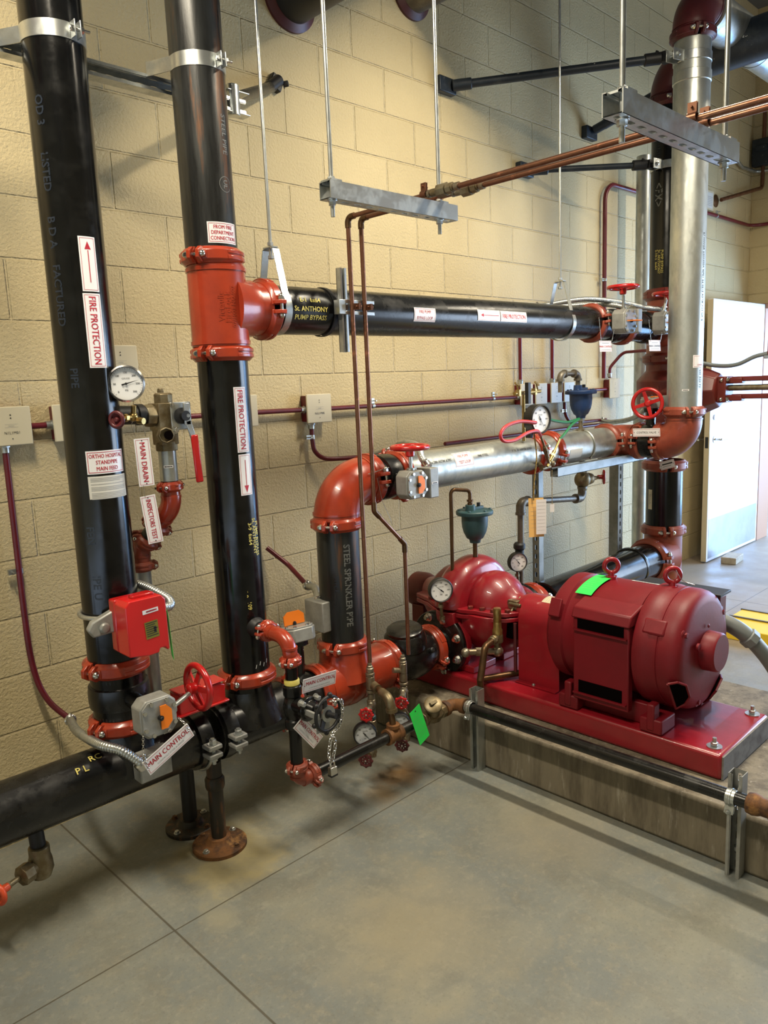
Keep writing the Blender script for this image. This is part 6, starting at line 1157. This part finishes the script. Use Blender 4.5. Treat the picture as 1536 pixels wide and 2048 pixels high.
b = MB(); b.tube(path([(-.05, -.66, .41), (-.095, -.80, .405), (-.095, -.816, .30)], .028), .0125, 14); solo(b, 'branch_tube', COPD, 'short dark copper branch dropping into the rusty tee', 'copper tube')
b = MB(); b.tube(bend((-.08, -.745, .407), (-.095, -.80, .405), (-.095, -.812, .36), .03), .0185, 16); b.cyl((-.095, -.811, .366), (-.095, -.8125, .352), .022, 16); b.cyl((-.055, -.67, .41), (-.07, -.715, .408), .018, 16); solo(b, 'brass_elbow', BRZ, 'bronze elbow beside the foot of the left copper tube', 'elbow')
def column(x, y, z0, z1, label, parts):
    t = thing('trim_column', label, 'pipe fittings', (x, y, z0)); b = MB(); b.cyl((x, y, z0), (x, y, z1), .0085, 14)
    for z, r, h in parts: b.lathe([(r*.85, -h/2), (r, -h/2+.002), (r, h/2-.002), (r*.85, h/2)], (x, y, z), (0, 0, 1), 8 if h < .02 else 16)
    build(b, 'fittings', NIK, t); return t
ta = column(-.062, -.665, .13, .50, 'left column of threaded fittings under the straight copper tube', [(.485, .012, .012), (.472, .0155, .02), (.455, .0185, .014), (.42, .0175, .055), (.385, .019, .012), (.362, .013, .03), (.345, .017, .012), (.325, .0165, .045), (.24, .0165, .05), (.215, .019, .012), (.15, .015, .05), (.125, .012, .03)])
build(MB().lathe([(.012, 0), (.0165, .004), (.0165, .014), (.012, .018), (.011, .038), (.0165, .044), (.0165, .056), (.012, .06)], (-.062, -.665, .268), (0, 0, 1), 16), 'teal_coupling', TEAL, ta, label='teal painted coupling')
tb = column(.112, -.675, .12, .485, 'right column of threaded fittings under the jogging copper tube', [(.47, .013, .012), (.455, .016, .014), (.43, .0165, .045), (.395, .0165, .04), (.365, .019, .012), (.345, .015, .02), (.33, .0185, .012), (.30, .0165, .05), (.24, .012, .05), (.14, .020, .045)])
build(MB().cyl((.112, -.675, .42), (.07, -.66, .43), .011, 12), 'side_nipple', NIK, tb)
def trimvalve(c, wc, label, m=NIK):
    c = V(c); wc = V(wc); d = (wc-c).normalized(); L = (wc-c).length; t = thing('trim_valve', label, 'valve', c); b = MB(); b.lathe([(.0125, -.012), (.0155, -.01), (.0155, .01), (.012, .014), (.012, L*.45), (.0145, L*.47), (.0145, L*.60), (.008, L*.64), (.006, L)], c, d, 14); build(b, 'body', m, t); 
    b = MB(); b.torus(wc, d, .0215, .0055, 30, 8)
    for k in range(8):
        a = 2*math.pi*k/8; x, y, z = basis(d); e = x*math.cos(a)+y*math.sin(a); b.cyl(wc+e*.004, wc+e*.021, .0032, 8); b.ball(wc+e*.025, .006, 0, 8)
    b.cyl(wc-d*.004, wc+d*.003, .009, 14); build(b, 'knob', HW if m is NIK else MARD, t); build(MB().ball(wc+d*.004, .0045, 0, 10), 'knob_screw', STL, t); return t
trimvalve((-.075, -.68, .335), (-.155, -.735, .338), 'trim valve with upper red knob on the left fitting column')
trimvalve((-.075, -.675, .15), (-.155, -.72, .148), 'trim valve with dark red knob near the floor, left fitting column', NIK if False else BRZ)
trimvalve((.10, -.685, .335), (.035, -.735, .322), 'trim valve with upper red knob on the right fitting column', NIK); trimvalve((.10, -.68, .15), (.035, -.73, .142), 'trim valve with dark red knob near the floor, right fitting column', BRZ)
gauge((-.165, -.735, .262), (-.60, -.80, .06), .045, 'fogged pressure gauge hanging above the low thin pipe, left one', needle=-50, dial=DIALO, dep=.028)
gauge((.02, -.735, .238), (-.60, -.80, .06), .045, 'fogged pressure gauge mostly hidden behind the short copper branch', needle=120, dial=DIALO, dep=.028)
solo(MB().cyl((-.145, -.715, .262), (-.062, -.665, .25), .009, 12).lathe([(.014, 0), (.014, .014)], (-.125, -.703, .259), (.8, .5, -.1), 6), 'gauge_nipple', NIK, 'pale nipple between the left fogged gauge and its column', 'nipple'); solo(MB().cyl((.04, -.715, .238), (.112, -.675, .24), .009, 12), 'gauge_nipple', NIK, 'pale nipple behind the right fogged gauge', 'nipple')
greentag(pmap((.002, -.862, .282), (.86, .05, .30), (-.40, 0, .9)), 'neon green inspection tag hanging over the low thin pipe', .062, .155)
solo(MB().tube(catmull([(.035, -.735, .315), (-.01, -.80, .335), (-.035, -.86, .322)], 6), .0009, 6), 'tag_wire', STL, 'thin wire holding the low neon green tag', 'wire')
# bronze check valve, rusty tee, pad pipe
t = thing('swing_check_valve', 'small aged bronze check valve with round cap beside the concrete plinth', 'valve', (.13, -.82, .22)); b = MB(); b.lathe([(.022, 0), (.03, .002), (.03, .022), (.026, .026), (.034, .05), (.036, .075), (.026, .10), (.03, .104), (.03, .124), (.022, .126)], (.06, -.82, .267), (1, 0, 0), 8); b.cyl((.12, -.825, .275), (.095, -.85, .325), .028, 20); build(b, 'body', BRZ, t, bevel=.002); b = MB(); b.lathe([(.034, 0), (.036, .003), (.036, .014), (.03, .018), (0, .019)], (.096, -.849, .322), (-.45, -.45, .8), 24); build(b, 'cap', BRZ, t); b = MB(); b.box((.087, -.858, .34), (.036, .012, .012), 0, M.Rotation(R(45), 3, 'X')); build(b, 'cap_bar', BRZ, t, bevel=.001)
t = thing('rusty_elbow', 'rust orange elbow where the low pipe meets the plinth pipe', 'elbow', (.25, -.82, .23)); b = MB(); b.tube(path([(.185, -.82, .268), (.252, -.82, .272), (.252, -.885, .277)], .03), .0245, 20); b.cyl((.19, -.82, .268), (.208, -.82, .269), .031, 20); b.cyl((.252, -.865, .276), (.252, -.885, .277), .031, 20); build(b, 'body', RUST, t)
pp = pipe((.252, -.88, .277), (.252, -1.985, .283), .0215, BLK2, 'plinth_pipe', 'thin black pipe running along the front of the concrete plinth')
b = MB(); b.lathe([(.022, 0), (.031, .004), (.034, .02), (.031, .036), (.027, .045), (.027, .065), (.033, .07), (.036, .10), (.03, .14), (.036, .17)], (.252, -1.975, .283), (0, -1, 0), 24); b.cyl((.252, -2.12, .283), (.40, -2.13, .283), .026, 20); b.cyl((.252, -2.06, .283), (.252, -2.4, .286), .022, 20); solo(b, 'rusty_coupling', RUST, 'orange rusty coupling on the plinth pipe at the right frame edge', 'coupling')
for y, lb in ((-.905, 'upright channel post holding the plinth pipe by the bronze check valve'), (-1.93, 'upright channel post holding the plinth pipe at lower right')):
    t = thing('strut_post', lb, 'post', (.30, y, 0)); build(channel(MB(), (.318, y, .0), (.318, y, .345), (-1, 0, 0), .043, .043, slots=True), 'channel', GALV if y > -1 else CAST, t); b = MB(); hexbolt(b, (.315, y, .08), (-1, 0, 0), .009, .01); build(b, 'anchor_bolt', ZINC, t)
    t = thing('pipe_clamp', 'zinc pipe clamp on the %s post' % ('first plinth' if y > -1 else 'lower right plinth'), 'pipe clamp', (.252, y, .28)); b = MB(); b.ring([(.022, -.014), (.025, -.014), (.025, .014), (.022, .014)], (.252, y, .281), (0, 1, 0), 24); b.ring([(.0245, -.004), (.0275, -.003), (.0275, .003), (.0245, .004)], (.252, y, .281), (0, 1, 0), 24)
    for s in (-.004, .004): b.box((.252-.012, y, .281-.032+s*0), (.003, .028, .024)) if False else b.box((.238+s, y, .25), (.0028, .028, .03), 0, M.Rotation(R(25), 3, 'Y'))
    build(b, 'band', ZINC, t, bevel=.001); b = MB(); b.cyl((.215, y, .245), (.26, y, .245), .004, 10); hexbolt(b, (.227, y, .245), (-1, 0, 0), .008, .007, washer=False); build(b, 'bolt', ZINC, t)
# ================================================================== BOTTOM LEFT ANGLE VALVE, RIGHT EDGE
t = thing('angle_valve', 'bronze angle valve under the thick pipe at bottom left', 'valve', (-1.30, -.53, .16)); b = MB(); b.cyl((-1.30, -.515, .33), (-1.30, -.53, .24), .022, 20); build(b, 'black_nipple', BLKM, t); b = MB(); b.lathe([(.026, 0), (.030, .004), (.030, .03), (.034, .045), (.036, .075), (.026, .10), (.0, .102)], (-1.30, -.53, .265), (0, 0, -1), 16); b.cyl((-1.30, -.53, .21), (-1.345, -.545, .205), .024, 16); b.lathe([(.03, 0), (.03, .03), (.02, .036)], (-1.335, -.542, .206), (-1, -.35, -.05), 8); b.cyl((-1.37, -.553, .205), (-1.42, -.57, .203), .008, 12); b.lathe([(.012, 0), (.012, .015)], (-1.40, -.563, .204), (-1, -.35, 0), 6); build(b, 'body', BRZ, t, bevel=.001); handwheel(t, (-1.437, -.577, .202), (-1, -.35, -.05), .036, m=mat('orange_red_knob', (.6, .07, .02), .35), rim=.008, spokes=4, hub=.012)
plate((1.975, -.77, 1.252), (.10, -.95, .02), (-.1, .1, 1), .15, .045, [('t', 'CONTROL VALVE', 0, 0, .016, 2, .004, .85)], 'slanted CONTROL VALVE plate on the black valve at the riser foot')
plate((2.47, -.66, 1.02), (.35, -.8, .25), (0, .1, 1), .085, .05, [('r', -.03, .002, .03, .010, 2), ('r', -.03, -.01, .02, -.007, 3)], 'small white plate under the big foot elbow, far black pipe')
plate((1.62, -.72, 1.715), (1, -.1, 0), (0, .1, 1), .10, .055, [('t', 'MAIN CONTROL', 0, -.002, .014, 1, .02), ('r', -.03, .014, .03, .0165, 3), ('r', -.04, -.018, .04, -.016, 3)], 'small MAIN CONTROL plate hanging below the upper left far valve')
plate((2.115, -.74, 1.72), (1, -.1, 0), (0, .1, 1), .11, .06, [('t', 'MAIN CONTROL', 0, -.002, .015, 2, .02), ('r', -.03, .014, .03, .0165, 3), ('r', -.04, -.018, .04, -.016, 3)], 'small plate hanging below the far tee beside the galvanised riser')
for x, y, a, lb in ((1.62, -.72, 'left', 'upper left far valve'), (2.115, -.74, 'right', 'far tee')):
    bead([(x-.045, y, 1.742), (x-.015, y+.03, 1.86)], 'bead chain at the left corner of the plate below the %s' % lb, .002); bead([(x+.045, y-.01, 1.742), (x+.085, y+.0, 1.80)], 'bead chain at the right corner of the plate below the %s' % lb, .002)
bead(catmull([(.05, -.635, 1.21), (.06, -.65, 1.12), (.085, -.66, 1.055), (.098, -.66, 1.02)], 8), 'loose bead chain dangling under the large orange elbow coupling', .0016); bead([(.02, -.62, 1.23), (.12, -.63, 1.245)], 'bead chain lying across the black valve body beside the orange elbow', .0022)
# terminal conduit, yellow kerb, bin
b = MB(); P = catmull([(.95, -1.52, .62), (.965, -1.60, .60), (.985, -1.67, .565), (1.03, -1.72, .50), (1.10, -1.76, .40), (1.22, -1.80, .22), (1.26, -1.82, .06), (1.265, -1.825, .0)], 10); b.tube(P[:24], .032, 24); solo(b, 'conduit_elbow', PVC, 'fat grey conduit elbow leaving the right side of the motor', 'conduit')
b = MB(); b.tube(P[22:], .030, 24); solo(b, 'flexible_conduit', PVC, 'fat grey flexible conduit curving to the floor right of the motor', 'conduit'); b = MB(); b.lathe([(.034, 0), (.039, .004), (.039, .034), (.034, .038)], P[23], P[25]-P[22], 8); solo(b, 'conduit_nut', PVC, 'grey hexagonal nut between elbow and flexible conduit', 'nut')
t = thing('floor_channel', 'yellow painted floor kerb behind the motor at the right edge', 'kerb', (2.7, -1.7, 0)); build(MB().box((2.68, -1.75, .035), (.40, 1.55, .07)), 'kerb', SYEL, t, bevel=.004); b = MB(); b.box((2.885, -1.75, .071), (.012, 1.56, .01)); build(b, 'rim_bar', PIPEG, t); build(MB().box((2.70, -1.75, .074), (.012, 1.56, .01)), 'rim_bar', PIPEG, t)
solo(MB().box((7.2, -.45, .75), (.5, .9, .9)).box((7.2, -.45, .2), (.4, .8, .3)), 'plastic_bin', BBIN, 'blue bin outside the doorway at the right edge', 'bin', bevel=.02)
solo(MB().box((6.9, -.2, .9), (.06, .06, 1.8)).box((7.0, -.5, 1.3), (.06, .7, .25)), 'steel_frame', MAR, 'reddish steel frame outside the doorway at the right edge', 'frame')
